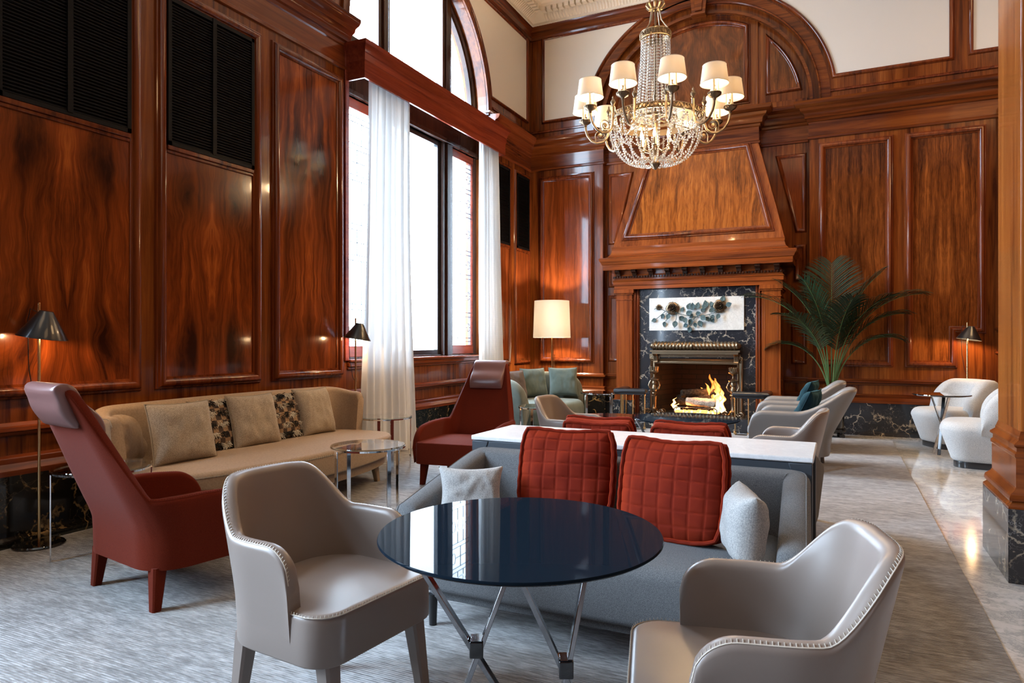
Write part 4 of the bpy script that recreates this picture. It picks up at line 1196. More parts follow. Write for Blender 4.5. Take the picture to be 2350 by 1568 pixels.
# ---- green sofa
def green_sofa():
    t = thing('green_sofa', 'curved sage green velvet sofa in the far left corner', 'sofa', (-3.82, 8.62, 0), R(-4))
    B = MB()
    def top(x, y): return .80 - .04*sm(-.25, .45, x)
    def warp(q):
        z = max(0, q.z-.25); return Vector((q.x-.12*z*sm(-.2, -.45, q.x), q.y*(1+.16*z), q.z))
    ushell(B, .90, .36, .46, .42, top, .10, .16, .34, .0, .24, 110, 8, warp, .02)
    B.build('backrest', W['sage'], t, ang=60)
    plan = rrect(-.36, .55, -.74, .74, .28, .35)
    S_ = MB(); slab(S_, plan, .12, .43, .10, .02, rb=.06); S_.build('seat', W['sage2'], t, ang=60)
    q = MB(); q.box(-.30, .42, -.66, .66, .0, .12); q.build('base', W['blackm'], t, bevel=.02)
green_sofa()
cushion('green_cushion', 'sage velvet cushion on the far right of the green sofa, facing the camera', .42, .42, .15, W['sage2'], (-3.58, 9.20, .46), (0, R(-12), R(-58)), W['sage'], seed=11)
cushion('green_cushion', 'sage velvet piped cushion in the middle of the green sofa, turned edge on', .43, .42, .15, W['sage2'], (-3.92, 8.98, .455), (0, R(-14), R(-30)), W['sage'], seed=12)
cushion('brown_cushion', 'grey-brown velvet cushion on the green sofa', .42, .40, .14, W['greybrown'], (-4.02, 8.55, .455), (0, R(-14), R(-20)), W['greybrown'], seed=13)
cushion('pale_cushion', 'pale sage cushion at the near end of the green sofa beside the red chair', .42, .40, .14, W['sage2'], (-4.04, 8.13, .455), (0, R(-12), R(-10)), seed=14)
cushion('teal_cushion', 'dark teal velvet cushion on the farther grey lounge armchair', .42, .40, .13, W['teal'], (-.42, 8.52, .44), (0, R(-26), R(172)), W['teal'], seed=15, wr=.02)
cushion('teal_cushion', 'dark teal velvet cushion on the nearer grey lounge armchair', .40, .36, .13, W['teal'], (-.36, 7.42, .44), (0, R(-26), R(168)), W['teal'], seed=16, wr=.02)

# ---- boucle swivel chairs
def boucle(label, loc, rz):
    t = thing('boucle_chair', label, 'armchair', loc, rz)
    B = MB()
    def top(x, y): return .80 - .06*sm(-.2, .1, x)
    def warp(q):
        z = max(0, q.z-.3); return Vector((q.x-.16*z*sm(0, -.3, q.x), q.y*(1+.0*z), q.z))
    ushell(B, .37, .05, .33, .30, top, .34, .15, .40, .02, .24, 80, 8, warp, .03)
    B.build('backrest', W['boucle'], t, ang=60)
    plan = rrect(-.33, .40, -.365, .365, .25, .30)
    S_ = MB(); slab(S_, plan, .06, .46, .09, .012, taper=.09, rb=.05); S_.build('seat', W['boucle'], t, ang=60)
    q = MB(); slab(q, mitre(plan, .12), .0, .065, .01, 0, rb=.004); q.build('plinth', W['blackm'], t)
    return t
b1 = boucle('off-white boucle tub chair against the back wall panelling, below the black cone lamp', (1.22, 9.55, 0), R(205))
dup(b1, (1.33, 8.20, 0), R(172), 'off-white boucle tub chair half hidden by the timber column')
def cafe(label, loc):
    t = thing('cafe_table', label, 'table', loc, 0); ht = .67
    B = MB(); B.lathe([(0, ht-.018), (.27, ht-.018), (.285, ht-.01), (.28, ht), (0, ht)], n=64); B.build('tabletop', W['smoke'], t, ang=35)
    for k in range(3):
        a = R(120*k+70); q = MB(); q.bar((.10*math.cos(a), .10*math.sin(a), ht-.02), (-.10*math.cos(a), -.10*math.sin(a), .006), .012, .032, up=(-math.sin(a), math.cos(a), 0)); q.build('leg', W['chrome' if k else 'blackm'], t, bevel=.002)
cafe('small round dark table between the two off-white boucle chairs', (1.02, 8.86, 0))

# ---- lamps
def cone_lamp(label, loc, rz, on=8, base=True):
    t = thing('cone_floor_lamp', label, 'floor lamp', loc, rz)
    B = MB(); B.lathe([(0, 0), (.135, 0), (.14, .006), (.14, .022), (.132, .03), (0, .03)], n=48); B.build('base', W['smoke'], t, ang=35)
    B = MB(); B.lathe([(0, .03), (.0085, .03), (.0085, 1.48), (.0075, 1.485), (0, 1.485)], n=16); B.build('pole', W['brass'], t)
    M = Matrix.Translation((.03, 0, 1.35)) @ Matrix.Rotation(R(9), 4, 'Y')
    B = MB(); B.lathe([(.036, .085), (.135, -.075), (.1355, -.078), (.133, -.078), (.034, .083), (.0, .083), (0, .087), (.034, .087)], n=48, M=M)
    B.build('shade', W['blackm'], t, ang=35)
    B = MB(); B.lathe([(0, .02), (.018, .015), (.024, -.01), (.018, -.035), (0, -.045)], n=16, M=M); B.build('bulb', W['bulb'], t)
    B = MB(); B.tube([(-.012, .0, 1.43), (-.05, .0, 1.45), (-.065, .0, 1.38), (-.06, 0, 1.1), (-.03, 0, .9), (-.012, 0, .86)], .003, 6); B.build('cord', W['blackm'], t)
    l = point('lamp_light', (.05, 0, 1.29), on, WARM, .02); l.parent = t
    return t
def at_lamp(label, loc, rz, p): 
    return cone_lamp(label, loc, rz, p)
at_lamp('brass floor lamp with black cone shade at the far left behind the red chair', (-4.385, 2.50, 0), R(30), 9)
at_lamp('brass floor lamp with black cone shade in front of the near window curtain', (-4.40, 5.53, 0), R(30), 5)
at_lamp('brass floor lamp with black cone shade between the column and the boucle chair', (1.42, 9.99, 0), R(15), 14)
def big_lamp():
    t = thing('drum_floor_lamp', 'tall brass floor lamp with large lit white drum shade behind the green sofa', 'floor lamp', (-4.02, 9.82, 0), 0)
    B = MB(); B.lathe([(0, 0), (.14, 0), (.14, .015), (.02, .02), (.012, .03), (.010, 1.35), (0, 1.36)], n=32); B.build('pole', W['brass'], t)
    B = MB(); B.tube([(.03, -.02, .2), (.03, -.02, 1.2)], .006, 8); B.tube([(.055, -.03, .2), (.055, -.03, 1.05)], .005, 8); B.box(-.01, .06, -.04, .0, .7, .715); B.build('side_rods', W['brass'], t)
    B = MB(); n = 64
    B.rings([[(r_*math.cos(2*PI*j/n), r_*math.sin(2*PI*j/n), z) for j in range(n)] for r_, z in ((.29, 1.31), (.27, 1.88), (.267, 1.88), (.287, 1.31), (.29, 1.31))], cap0=False, cap1=False)
    B.build('shade', W['bigshade'], t)
    B = MB(); B.lathe([(0, 1.42), (.02, 1.44), (.032, 1.5), (.02, 1.56), (0, 1.57)], n=16); B.build('bulb', W['bulb'], t)
    l = point('lamp_light', (0, 0, 1.60), 95, (1, .80, .58), .06); l.parent = t
big_lamp()

# ---- curtains
def curtain_(label, y0, y1, yb0, yb1, seed, xc=-4.47):
    B = MB(); ztop, zb = 4.05, .02; NU, NV = 150, 30
    rnd = random.Random(seed); ph = [rnd.uniform(0, 6) for _ in range(4)]
    def fn(i, j):
        u = i; v = j; z = zb+(ztop-zb)*v
        ya = y0+(y1-y0)*u; yb_ = yb0+(yb1-yb0)*u; k = v**.8; y = yb_*(1-k)+ya*k
        amp = .030+.008*math.sin(v*3+ph[0]); f = 2*PI*(6.5*u + .18*math.sin(5*v+ph[1])*(.3+u))
        x = xc + amp*math.sin(f) + .012*math.sin(2.3*f+ph[2]+v*2)
        y += .014*math.cos(f)
        return (x, y, z)
    B.grid(fn, NU, NV)
    o = B.build('window_curtain', W['curtain'], ang=80)
    return tag(o, label, 'curtain')
curtain_('white sheer curtain hanging at the near side of the tall window', 5.78, 6.50, 5.62, 6.62, 1, -4.43)
curtain_('white sheer curtain hanging at the far side of the tall window', 8.27, 8.78, 8.25, 9.05, 2, -4.45)
# ------------------------------------------------------------------ fireplace
def fireplace():
    t = thing('fireplace', 'panelled mahogany chimneypiece with tapering hood and black marble surround', 'fireplace', (XC, YN, 0), 0)
    def loc(B):  # move world coordinates into the thing's frame
        B.v = [(x-XC, y-YN, z) for x, y, z in B.v]; return B
    def bd(B, name, mat, **k): return loc(B).build(name, mat, t, **k)
    yb_, zb_, yt, zt_ = 9.86, 2.64, 10.17, 4.10; hb, htp = 1.20, .82
    L = math.hypot(yt-yb_, zt_-zb_); ph = math.atan2(yt-yb_, zt_-zb_)
    B = MB(); vs = []
    for (hw, y, z) in ((hb, yb_, zb_), (htp, yt, zt_)):
        vs += [(XC-hw, y, z), (XC+hw, y, z), (XC+hw, YN, z), (XC-hw, YN, z)]
    B.add(vs, [(0,1,5,4), (1,2,6,5), (3,0,4,7), (0,3,2,1), (4,5,6,7)]); B.box(XC-htp, XC+htp, yt, YN, 4.09, 4.3)
    bd(B, 'hood', W['mantv'], bevel=.006)
    def HP(a, s, h): return (XC+a, yb_+s*math.sin(ph)-h*math.cos(ph), zb_+s*math.cos(ph)+h*math.sin(ph))
    def hw_(s, m): return hb-(hb-htp)*s/L - m
    poly = [(-hw_(.20, .20), .20), (hw_(.20, .20), .20), (hw_(L-.13, .20), L-.13), (-hw_(L-.13, .20), L-.13)]
    B = MB(); frame_mould(B, poly, PM, HP); bd(B, 'hood_moulding', W['mould'], ang=50)
    B = MB(); sc_ = .5*L
    vsb = [(p[0], 0, p[1]-sc_) for p in poly]; vf = [(p[0], -.006, p[2]) for p in vsb]
    B.add(vsb+vf, [(4,5,6,7)]+[(i, (i+1) % 4, 4+(i+1) % 4, 4+i) for i in range(4)])
    o_ = HP(0, sc_, 0); B.build('hood_panel', V['hood'], t, smooth=False, loc=(0, o_[1]-YN, o_[2]), rot=(-ph, 0, 0))
    # mantel shelf swept round three sides
    def sweep3(hw, yf, prof):
        path = [(XC+hw, YN), (XC+hw, yf), (XC-hw, yf), (XC-hw, YN)]
        cols = [mitre(path, -d, closed=False) for d, z in prof]
        B = MB(); B.rings([[(cols[k][i][0], cols[k][i][1], prof[k][1]) for k in range(len(prof))] for i in range(4)]); return B
    hw0, yf = 1.15, 9.86
    prof = [(-.05, 2.30), (.15, 2.30), (.155, 2.315), (.155, 2.375), (.17, 2.385), (.178, 2.41), (.20, 2.44), (.205, 2.47), (.19, 2.48), (.13, 2.485), (.10, 2.50), (.06, 2.545), (.045, 2.60), (.05, 2.615), (.05, 2.65), (-.05, 2.65)]
    prof = [(-d, z) for d, z in prof]
    def outward(pr): return pr
    # walking right -> front -> left puts the outside on the left-hand side
    B = sweep3(hw0, yf, prof); bd(B, 'mantel_shelf', W['mant'], ang=30)
    fr = [(.0, 2.02), (-.02, 2.02), (-.02, 2.075), (-.032, 2.08), (-.032, 2.13), (-.045, 2.145), (-.02, 2.16), (-.02, 2.215), (.05, 2.30), (.05, 2.02)]
    B = sweep3(hw0, yf, [(d, z) for d, z in fr]); B.box(XC-1.13, XC+1.13, yf, YN, 2.02, 2.30); bd(B, 'frieze', W['mant'], ang=30)
    B = MB()
    for k in range(58):
        x = XC-1.17+2.34*(k+.5)/58
        B.box(x-.013, x+.013, yf-.052, yf-.01, 2.185, 2.215); B.box(x-.007, x+.007, yf-.058, yf-.05, 2.188, 2.21)
    for s in (-1, 1):
        for k in range(12):
            y = yf-.02+.045*(k+.5); B.box(XC+s*1.16-.03, XC+s*1.16+.03, y-.012, y+.012, 2.185, 2.215)
    bd(B, 'egg_moulding', W['dark'])
    for k in range(10):
        x = XC-1.10+2.20*k/9; B = MB()
        ps = [(0, 2.30), (.105, 2.30), (.112, 2.285), (.10, 2.27), (.085, 2.262), (.06, 2.258), (.04, 2.24), (.03, 2.22), (.0, 2.215)]
        B.rings([[(xx, yf-.015-d, z) for d, z in ps] for xx in (x-.032, x+.032)])
        B.tube([(x-.035, yf-.11, 2.28), (x+.035, yf-.11, 2.28)], .014, 10)
        for dx in (-.018, 0, .018): B.box(x+dx-.005, x+dx+.005, yf-.105, yf-.02, 2.285, 2.30)
        bd(B, 'bracket', W['dark'], ang=40)
    for s in (-1, 1):
        x0, x1 = sorted((XC+s*.905, XC+s*1.145)); y0 = 9.865
        B = MB(); B.box(x0, x1, y0, YN, .5, 1.97)
        B.box(x0+.035, x0+.04, y0-.004, y0, .6, 1.88); B.box(x1-.04, x1-.035, y0-.004, y0, .6, 1.88)
        def rb(e, z0, z1): B.box(x0-e, x1+e, y0-e, YN, z0, z1)
        rb(.012, .50, .53); rb(.03, .46, .50); rb(.022, .40, .46); rb(.035, .385, .40)
        rb(.010, 1.86, 1.875); rb(.012, 1.95, 1.965); rb(.03, 1.965, 2.02); rb(.02, 1.945, 1.955)
        bd(B, 'pilaster', W['mantv'], bevel=.006)
        B = MB(); B.box(x0-.04, x1+.04, y0-.045, YN, 0, .385); bd(B, 'pilaster_plinth', W['firemar'], bevel=.003)
        xa, xb = sorted((XC+s*.815, XC+s*.905)); B = MB()
        B.box(xa, xb, 9.93, YN, 0.0, 2.03)
        for e, h in ((.012, .02), (.045, .035), (.075, .012)): B.box(XC+s*.815-.0+(e if s > 0 else -e-.02), XC+s*.815+(e+.02 if s > 0 else -e), 9.93-h, 9.94, 0, 2.03)
        bd(B, 'surround_frame', W['mould'], bevel=.004)
    B = MB(); B.box(XC-.815, XC+.815, 9.90, 9.99, 2.02, 2.05); bd(B, 'surround_head', W['mould'], bevel=.006)
    # marble surround with the fire opening
    B = MB(); yM = 9.955
    B.box(XC-.82, XC-.61, yM, YN, 0, 2.03); B.box(XC+.61, XC+.82, yM, YN, 0, 2.03); B.box(XC-.61, XC+.61, yM, YN, .945, 2.03)
    bd(B, 'marble_surround', W['firemar'], smooth=False)
    B = MB(); B.box(XC-.86, XC+.86, 9.60, 9.95, .0, .20); bd(B, 'hearth_slab', W['firemar'], bevel=.003)
    # firebox: splayed brick
    B = MB(); yf0, yb0 = 10.0, 10.62
    P0 = [(XC-.61, yM+.01), (XC-.42, yb0), (XC+.42, yb0), (XC+.61, yM+.01)]
    for (a, c) in zip(P0[:-1], P0[1:]): B.add([(a[0], a[1], .02), (c[0], c[1], .02), (c[0], c[1], .95), (a[0], a[1], .95)], [(0,1,2,3)])
    bd(B, 'firebox', W['brick'], smooth=False)
    B = MB(); B.box(XC-.61, XC+.61, yM, yb0+.02, .0, .20); B.box(XC-.61, XC+.61, yM+.02, yb0+.02, .944, .955); bd(B, 'firebox_floor', W['soot'], smooth=False)
    # bronze frame
    B = MB()
    poly = [(XC-.575, .0), (XC+.575, .0), (XC+.575, .93), (XC-.575, .93)]
    FPm = lambda a, b_, h: (a, yM-h, b_)
    pr = [(0, -.02), (0, .03), (.012, .034), (.018, .02), (.03, .018), (.05, .03), (.062, .04), (.075, .03), (.08, 0)]
    rs = []
    for o_, h in pr:
        q = [(XC-.575-o_, 0), (XC-.575-o_, .93+o_), (XC+.575+o_, .93+o_), (XC+.575+o_, 0)]
        rs.append([FPm(a, z, h) for a, z in q])
    B.rings(rs, closed=False); bd(B, 'bronze_frame', W['bronze'], ang=40)
    # gadrooned bronze canopy roll
    B = MB(); n = 120; rs = []
    for i in range(n+1):
        u = i/n; x = XC-.64+1.28*u; ring = []
        edge = min(u, 1-u)*1.28
        rr0 = .062*min(1, math.sqrt(max(0.02, edge/.06)))
        for j in range(20):
            a = 2*PI*j/20; tw = math.sin(2*PI*(u*26) + (a*1.6 if u < .5 else -a*1.6))
            rr = rr0*(1+.12*tw)
            ring.append((x, yM-.085+rr*1.15*math.cos(a), 1.185+rr*math.sin(a)))
        rs.append(ring)
    B.rings(rs); B.box(XC-.625, XC+.625, yM-.15, yM-.02, 1.10, 1.125); B.box(XC-.60, XC+.60, yM-.13, yM-.02, 1.07, 1.10)
    B.box(XC-.53, XC+.53, yM-.03, yM, 1.045, 1.065); B.box(XC-.53, XC+.53, yM-.02, yM, 1.025, 1.04)
    bd(B, 'bronze_canopy', W['bronze'], ang=50)
    for s in (-1, 1):
        B = MB(); x = XC+s*.565
        ps = [(0, 1.10), (.10, 1.10), (.11, 1.08), (.09, 1.05), (.055, 1.045), (.045, 1.03), (.05, .975), (.06, .95), (0, .945)]
        B.rings([[(xx, yM-d, z) for d, z in ps] for xx in (x-.032, x+.032)])
        for dx in (-.02, 0, .02): B.tube([(x+dx, yM-.112, 1.09), (x+dx, yM-.10, 1.06), (x+dx, yM-.06, 1.04), (x+dx, yM-.055, .97)], .007, 6)
        B.box(x-.055+(.04*s), x+.055+(.0*s), yM-.03, yM, 1.0, 1.07)
        B.tube([(x+s*(.05+.03*math.cos(a/6)), yM-.02, 1.0-.0+.03*math.sin(a/6)) for a in range(-9, 10)], .012, 8)
        bd(B, 'canopy_bracket', W['bronze'], ang=50)
    return t
fp = fireplace()
# stone plaque
B = MB(); B.box(-.665, .665, -.02, .0, 1.41, 1.885)
o = B.build('stone_plaque', W['plaque'], smooth=False, bevel=.003, loc=(XC, 9.955, 0)); tag(o, 'mottled cream stone plaque set above the fire opening', 'plaque')

# bronze roses on the plaque
def rose(x, z, s, tilt=0):
    t = thing('bronze_rose', ('dark bronze rose ' + ('fully open at the right end of the stone plaque' if x > XC else 'fully open left of centre on the stone plaque')) if s > .8 else 'small bronze rosebud at the left end of the stone plaque', 'rose', (x, 9.93, z), 0)
    # petals wrap round an axis that faces the room; outer layers open wider
    lay = [(3, .018, .085, 150, .0), (4, .034, .078, 120, .1), (5, .052, .062, 100, .35), (6, .072, .040, 85, .7)]
    rnd = random.Random(int(x*100))
    for li, (n, Rr, hh, span, curl) in enumerate(lay):
        for k in range(n):
            a0 = 360*k/n + li*37 + rnd.uniform(-8, 8); off = rnd.uniform(.92, 1.08)
            def fn(i, j):
                u = i*2-1; v = j; an = R(a0+u*span/2)
                rim = 1-.32*abs(u)**2.6
                vv = v*rim
                rr = Rr*off*(.45+.55*math.sin(vv*PI/2)) + u*.004 + curl*.022*max(0, vv-.6)**1.5*6
                d = hh*vv - curl*.030*max(0, vv-.62)**1.3*4
                wv = .0015*math.sin(u*7+k)
                return (s*(rr+wv)*math.cos(an), -s*(d)-.004, s*(rr+wv)*math.sin(an)*1.0)
            q = MB(); q.grid(fn, 12, 10); q.build('petal', W['darkbronze'], t, solid=.003)
    q = MB(); q.tube([Vector((.012*s*(1-i/34)*math.cos(i*.5), -.05*s-.0011*i*s, .012*s*(1-i/34)*math.sin(i*.5))) for i in range(34)], .005*s, 6); q.build('heart', W['darkbronze'], t)
    q = MB()
    for k in range(5):
        a = 2*PI*k/5+.3; q.tube([(0, -.005, 0), (.06*s*math.cos(a), -.012, .06*s*math.sin(a)), (.105*s*math.cos(a), -.025, .105*s*math.sin(a))], [.012*s, .011*s, .001], 5)
    q.build('sepals', W['verdigris'], t)
    return t
rose(XC-.315, 1.73, 1.0); rose(XC+.345, 1.745, 1.0); rose(XC-.52, 1.75, .45)
def spray():
    t = thing('bronze_rose_spray', 'verdigris bronze stems and leaves linking the roses across the stone plaque', 'sculpture', (XC, 9.925, 1.65), 0)
    rnd = random.Random(4)
    stems = [[(-.50, .08), (-.42, .04), (-.30, .03), (-.20, -.01), (-.05, -.04), (.05, -.05)], [(.36, .08), (.26, .0), (.15, -.03), (.05, -.03), (-.08, -.12)],
             [(-.42, .04), (-.50, -.03), (-.55, -.07)], [(-.35, .02), (-.38, -.06), (-.42, -.11)], [(-.27, .02), (-.26, -.06), (-.27, -.10)], [(.0, -.05), (-.02, -.12), (-.08, -.2)], [(.2, -.02), (.24, -.08)], [(.38, .1), (.45, .1)], [(-.54, .10), (-.58, .07)]]
    q = MB()
    for s in stems: q.tube([(x, -.02-.01*math.sin(i), z) for i, (x, z) in enumerate(s)], .0045, 6)
    q.build('stems', W['verdigris'], t)
    spots = [(-.55, -.075, 200), (-.43, -.11, 260), (-.27, -.10, 265), (-.44, .0, 240), (-.20, .03, 60), (-.12, -.01, 20), (-.10, .06, 70), (-.15, -.06, 300), (-.03, .05, 90), (-.04, -.08, 240), (.01, -.01, 10),
             (.03, .06, 80), (.08, -.04, 330), (.06, -.10, 290), (-.06, -.19, 250), (-.10, -.15, 210), (.0, -.13, 280), (.12, .06, 70), (.16, .08, 100), (.16, -.05, 300), (.20, .02, 30), (.22, -.06, 300), (.26, -.02, 250), (.28, .04, 130), (.24, .10, 110),
             (.43, .10, 20), (.38, .16, 80), (.34, -.01, 250), (-.36, .0, 250), (-.22, -.04, 320), (.09, .02, 50), (-.02, -.02, 190)]
    for (x, z, a) in spots:
        q = MB(); s_ = rnd.uniform(.045, .065)
        M = Matrix.Translation((x, -.02-rnd.uniform(0, .03), z)) @ Matrix.Rotation(-R(a-90), 4, 'Y') @ Matrix.Rotation(rnd.uniform(-.5, .5), 4, 'X')
        def fn(i, j):
            u = i*2-1; v = j; ww = s_*.62*math.sin(PI*v**.8)*(1+.06*math.sin(v*30))
            return M @ Vector((u*ww, -.35*abs(u)*ww*.8+.012*math.sin(v*PI), v*s_*1.7))
        q.grid(fn, 6, 10); q.build('leaf', W['verdigris'], t, solid=.002)
spray()

# andirons
def andiron(label, x):
    t = thing('andiron', label, 'andiron', (x, 9.79, .20), 0); t.scale = (.87, .87, .87)
    m = W['darkbronze']
    B = MB(); B.lathe([(.0, .0), (.07, .0), (.075, .02), (.05, .04), (.06, .07), (.065, .085), (.045, .10), (.03, .13), (.026, .20), (.034, .28), (.045, .305), (.030, .32), (.03, .335), (.05, .35), (.045, .365), (.028, .375)], n=28)
    for k in range(8):
        a = 2*PI*k/8; B.tube([(.026*math.cos(a), .026*math.sin(a), .13), (.03*math.cos(a), .03*math.sin(a), .29)], .006, 5)
    B.build('shaft', m, t)
    B = MB()
    for s in (-1, 1):
        for yy in (0, 1):
            M = Matrix.Rotation(R(-25+50*yy)*(1 if s > 0 else -1), 4, 'Z')
            pts = []
            for k in range(26):
                a = k/25*PI*2.4; r_ = .055*(1-k/32); pts.append(M @ Vector((s*(.13+r_*math.sin(a+.6)*1), 0, .055-r_*math.cos(a+.6)*.75+.0)))
            B.tube([M @ Vector((0, 0, .09)), M @ Vector((s*.05, 0, .06)), M @ Vector((s*.10, 0, .018))] , .014, 8)
            B.tube(pts, .011, 8)
    B.build('scroll_feet', m, t)
    B = MB(); B.lathe([(.0, .375), (.034, .38), (.045, .41), (.05, .44), (.035, .47), (.03, .49), (.042, .50), (.046, .53), (.034, .56), (.0, .57)], n=24); B.build('baluster', W['bronze'], t)
    B = MB()
    for s in (-1, 1):
        B.tube([(s*.03, 0, .40), (s*.07, -.01, .43), (s*.092, -.01, .48), (s*.078, 0, .53), (s*.055, .0, .565), (s*.045, 0, .58)], [.012, .015, .012, .011, .010, .009], 8)
    B.build('scroll_arms', W['bronze'], t)
    B = MB(); B.lathe([(.0, .555), (.07, .57), (.075, .585), (.04, .60), (.016, .62), (.013, .66), (.03, .68), (.07, .70), (.076, .715), (.062, .72), (.062, .73), (0, .73)], n=28); B.build('dish', W['bronze'], t)
    B = MB()
    for k in range(12):
        a = 2*PI*k/12; c = (.055*math.cos(a), .055*math.sin(a))
        B.tube([(c[0], c[1], .725), (c[0]*1.06, c[1]*1.06, .76), (c[0]*1.2, c[1]*1.2, .79), (c[0]*1.3, c[1]*1.3, .785)], [.013, .013, .010, .004], 6)
    B.build('leaf_crown', W['bronze'], t)
andiron('bronze andiron with leafy crown at the left of the fire opening', XC-.555)
andiron('bronze andiron with leafy crown at the right of the fire opening', XC+.54)

# club fender: two padded corner seats
def fender(label, s):
    t = thing('fireside_fender', label, 'fender seat', (XC+s*.98, 9.45, 0), 0)
    zt_ = .585
    B = MB()
    # L shaped pad: front piece towards the centre and return towards the wall
    path = [(-s*.37, 0), (s*.0, 0), (s*.0, .38)]
    def pad(w_, z0, z1, e):
        P_ = [(-s*.40, -w_), (s*w_, -w_), (s*w_, .40), (-s*w_, .40), (-s*w_, w_), (-s*.40, w_)]
        if s < 0: P_ = P_[::-1]
        return P_
    P_ = pad(.065, 0, 0, 0)
    ar = sum(P_[i][0]*P_[(i+1) % 6][1]-P_[(i+1) % 6][0]*P_[i][1] for i in range(6))
    if ar < 0: P_ = P_[::-1]
    rs = []
    for d, z in ((.012, zt_-.06), (0, zt_-.045), (0, zt_-.025), (.008, zt_-.01), (.025, zt_), (.05, zt_+.004)):
        rs.append([(x, y, z) for x, y in mitre(P_, d)])
    B.rings(rs); B.build('padded_seat', W['blackleather'], t, bevel=.006)
    B = MB(); B.rings([[(x, y, z) for x, y in mitre(P_, .025)] for z in (zt_-.085, zt_-.06)]); B.build('seat_frame', W['blackm'], t)
    spots = [(-s*.37, 0), (-s*.20, 0), (-s*.045, 0), (s*.0, .10), (s*.0, .22), (s*.0, .35)]
    for x, y in spots:
        q = MB(); q.lathe([(.0, .02), (.020, .02), (.020, .05), (.012, .055), (.010, .08), (.0095, zt_-.11), (.014, zt_-.09), (.016, zt_-.08), (0, zt_-.08)], c=(x, y, 0), n=14); q.build('post', W['brass'], t)
    B = MB(); B.rings([[(x, y, z) for x, y in mitre(P_, .03)] for z in (.0, .02)]); B.build('base_rail', W['darkbronze'], t)
fender('black padded corner fender seat on brass posts left of the hearth', -1)
fender('black padded corner fender seat on brass posts right of the hearth', 1)

# fire
def log(label, p, q, r_, mat, seed):
    B = MB(); p = Vector(p); q = Vector(q); n = 26; d = (q-p); t_ = d.normalized(); a = t_.orthogonal().normalized(); b_ = t_.cross(a); rs = []
    for i in range(n+1):
        u = i/n; c = p+d*u; ring = []
        for j in range(20):
            an = 2*PI*j/20; rr = r_*(1+.22*noise.noise(Vector((math.cos(an)*1.5+seed, math.sin(an)*1.5, u*5)))+.10*noise.noise(Vector((math.cos(an)*5+seed, math.sin(an)*5, u*14))))
            if i in (0, n): rr *= .8
            ring.append(c+(a*math.cos(an)+b_*math.sin(an))*rr)
        rs.append(ring)
    B.rings(rs); o = B.build('fire_log', mat, ang=50); return tag(o, label, 'log')
log('pale ash-coated split log lying lowest at the front of the fire', (XC-.14, 9.99, .385), (XC+.28, 9.99, .37), .060, W['ash'], 3)
log('charred black log lying across the fire behind the pale log', (XC-.30, 10.10, .39), (XC+.22, 10.11, .42), .075, W['bark'], 5)
log('charred black log crossing on top of the fire towards the left', (XC-.22, 10.00, .49), (XC+.16, 10.14, .515), .058, W['bark'], 8)
log('short charred log end leaning up at the right of the fire', (XC+.18, 10.14, .42), (XC+.27, 10.02, .54), .052, W['bark'], 11)
def grate():
    t = thing('fire_grate', 'black iron log grate under the burning logs', 'grate', (XC, 10.02, .20), 0)
    B = MB()
    B.tube([(-.30, -.10, 0), (-.30, -.10, .08), (-.27, -.10, .105), (.27, -.10, .105), (.30, -.10, .08), (.30, -.10, 0)], .008, 8); B.build('front_bar', W['blackm'], t)
    for k in range(7):
        x = -.27+.09*k; q = MB(); q.tube([(x, -.10, .085), (x, .18, .085)], .007, 6); q.build('bar', W['blackm'], t)
    for x in (-.28, .28):
        q = MB(); q.tube([(x, .18, 0), (x, .18, .09)], .009, 6); q.build('foot', W['blackm'], t)
grate()
B = MB(); rnd = random.Random(2)
for k in range(70):
    x = rnd.uniform(-.30, .30); y = rnd.uniform(-.06, .12); s_ = rnd.uniform(.012, .028)
    vs = [Vector((x+s_*rnd.uniform(.6, 1.2)*a, y+s_*b_, .03+s_*.7+s_*.7*c)) for a in (-1, 1) for b_ in (-1, 1) for c in (-1, 1)]
    B.add(vs, [(0,1,3,2), (4,6,7,5), (0,4,5,1), (2,3,7,6), (0,2,6,4), (1,5,7,3)])
o = B.build('ember_bed', W['ember'], loc=(XC, 10.02, .19), smooth=False); tag(o, 'bed of glowing orange embers beneath the fire grate', 'embers'); o['kind'] = 'stuff'
def flames():
    B = MB(); rnd = random.Random(6)
    def tongue(x, y, z, h, r_, lean, seed):
        h *= 1.3; r_ *= 1.15
        n = 22; rs = []
        for i in range(n+1):
            u = i/n; rr = r_*(math.sin(PI*min(1, .12+u*.62)**1.0)**1.0)*(1-u)**.55*1.2+.0008
            cx = x+lean*u*u*h+.035*noise.noise(Vector((seed, u*3.5, 0)))*(.3+u)*2.2; cy_ = y+.02*noise.noise(Vector((seed+9, u*4, 0)))
            rs.append([(cx+rr*math.cos(2*PI*j/14)*(1+.3*noise.noise(Vector((seed, u*6, j)))), cy_+rr*.45*math.sin(2*PI*j/14), z+h*u) for j in range(14)])
        B.rings(rs)
    tongue(.30, .0, .09, .36, .058, -.12, 1); tongue(.335, .02, .08, .30, .050, -.05, 2); tongue(.26, .03, .12, .38, .045, -.20, 3); tongue(.22, .05, .12, .28, .04, -.25, 4)
    tongue(.36, -.02, .07, .22, .045, .02, 5); tongue(.12, .10, .26, .12, .04, -.5, 6); tongue(.29, -.03, .07, .20, .05, .0, 12); tongue(.33, .0, .20, .28, .035, -.22, 13)
    tongue(-.31, -.03, .06, .16, .028, -.05, 7); tongue(-.28, .0, .05, .10, .035, .1, 8)
    for k in range(9): tongue(-.25+.06*k, -.05, .035, rnd.uniform(.035, .065), .020, rnd.uniform(-.2, .2), 20+k)
    o = B.build('log_fire_flame', W['flame'], loc=(XC, 10.02, .17), ang=80); tag(o, 'orange flames leaping up at the right of the burning logs', 'fire')
flames()
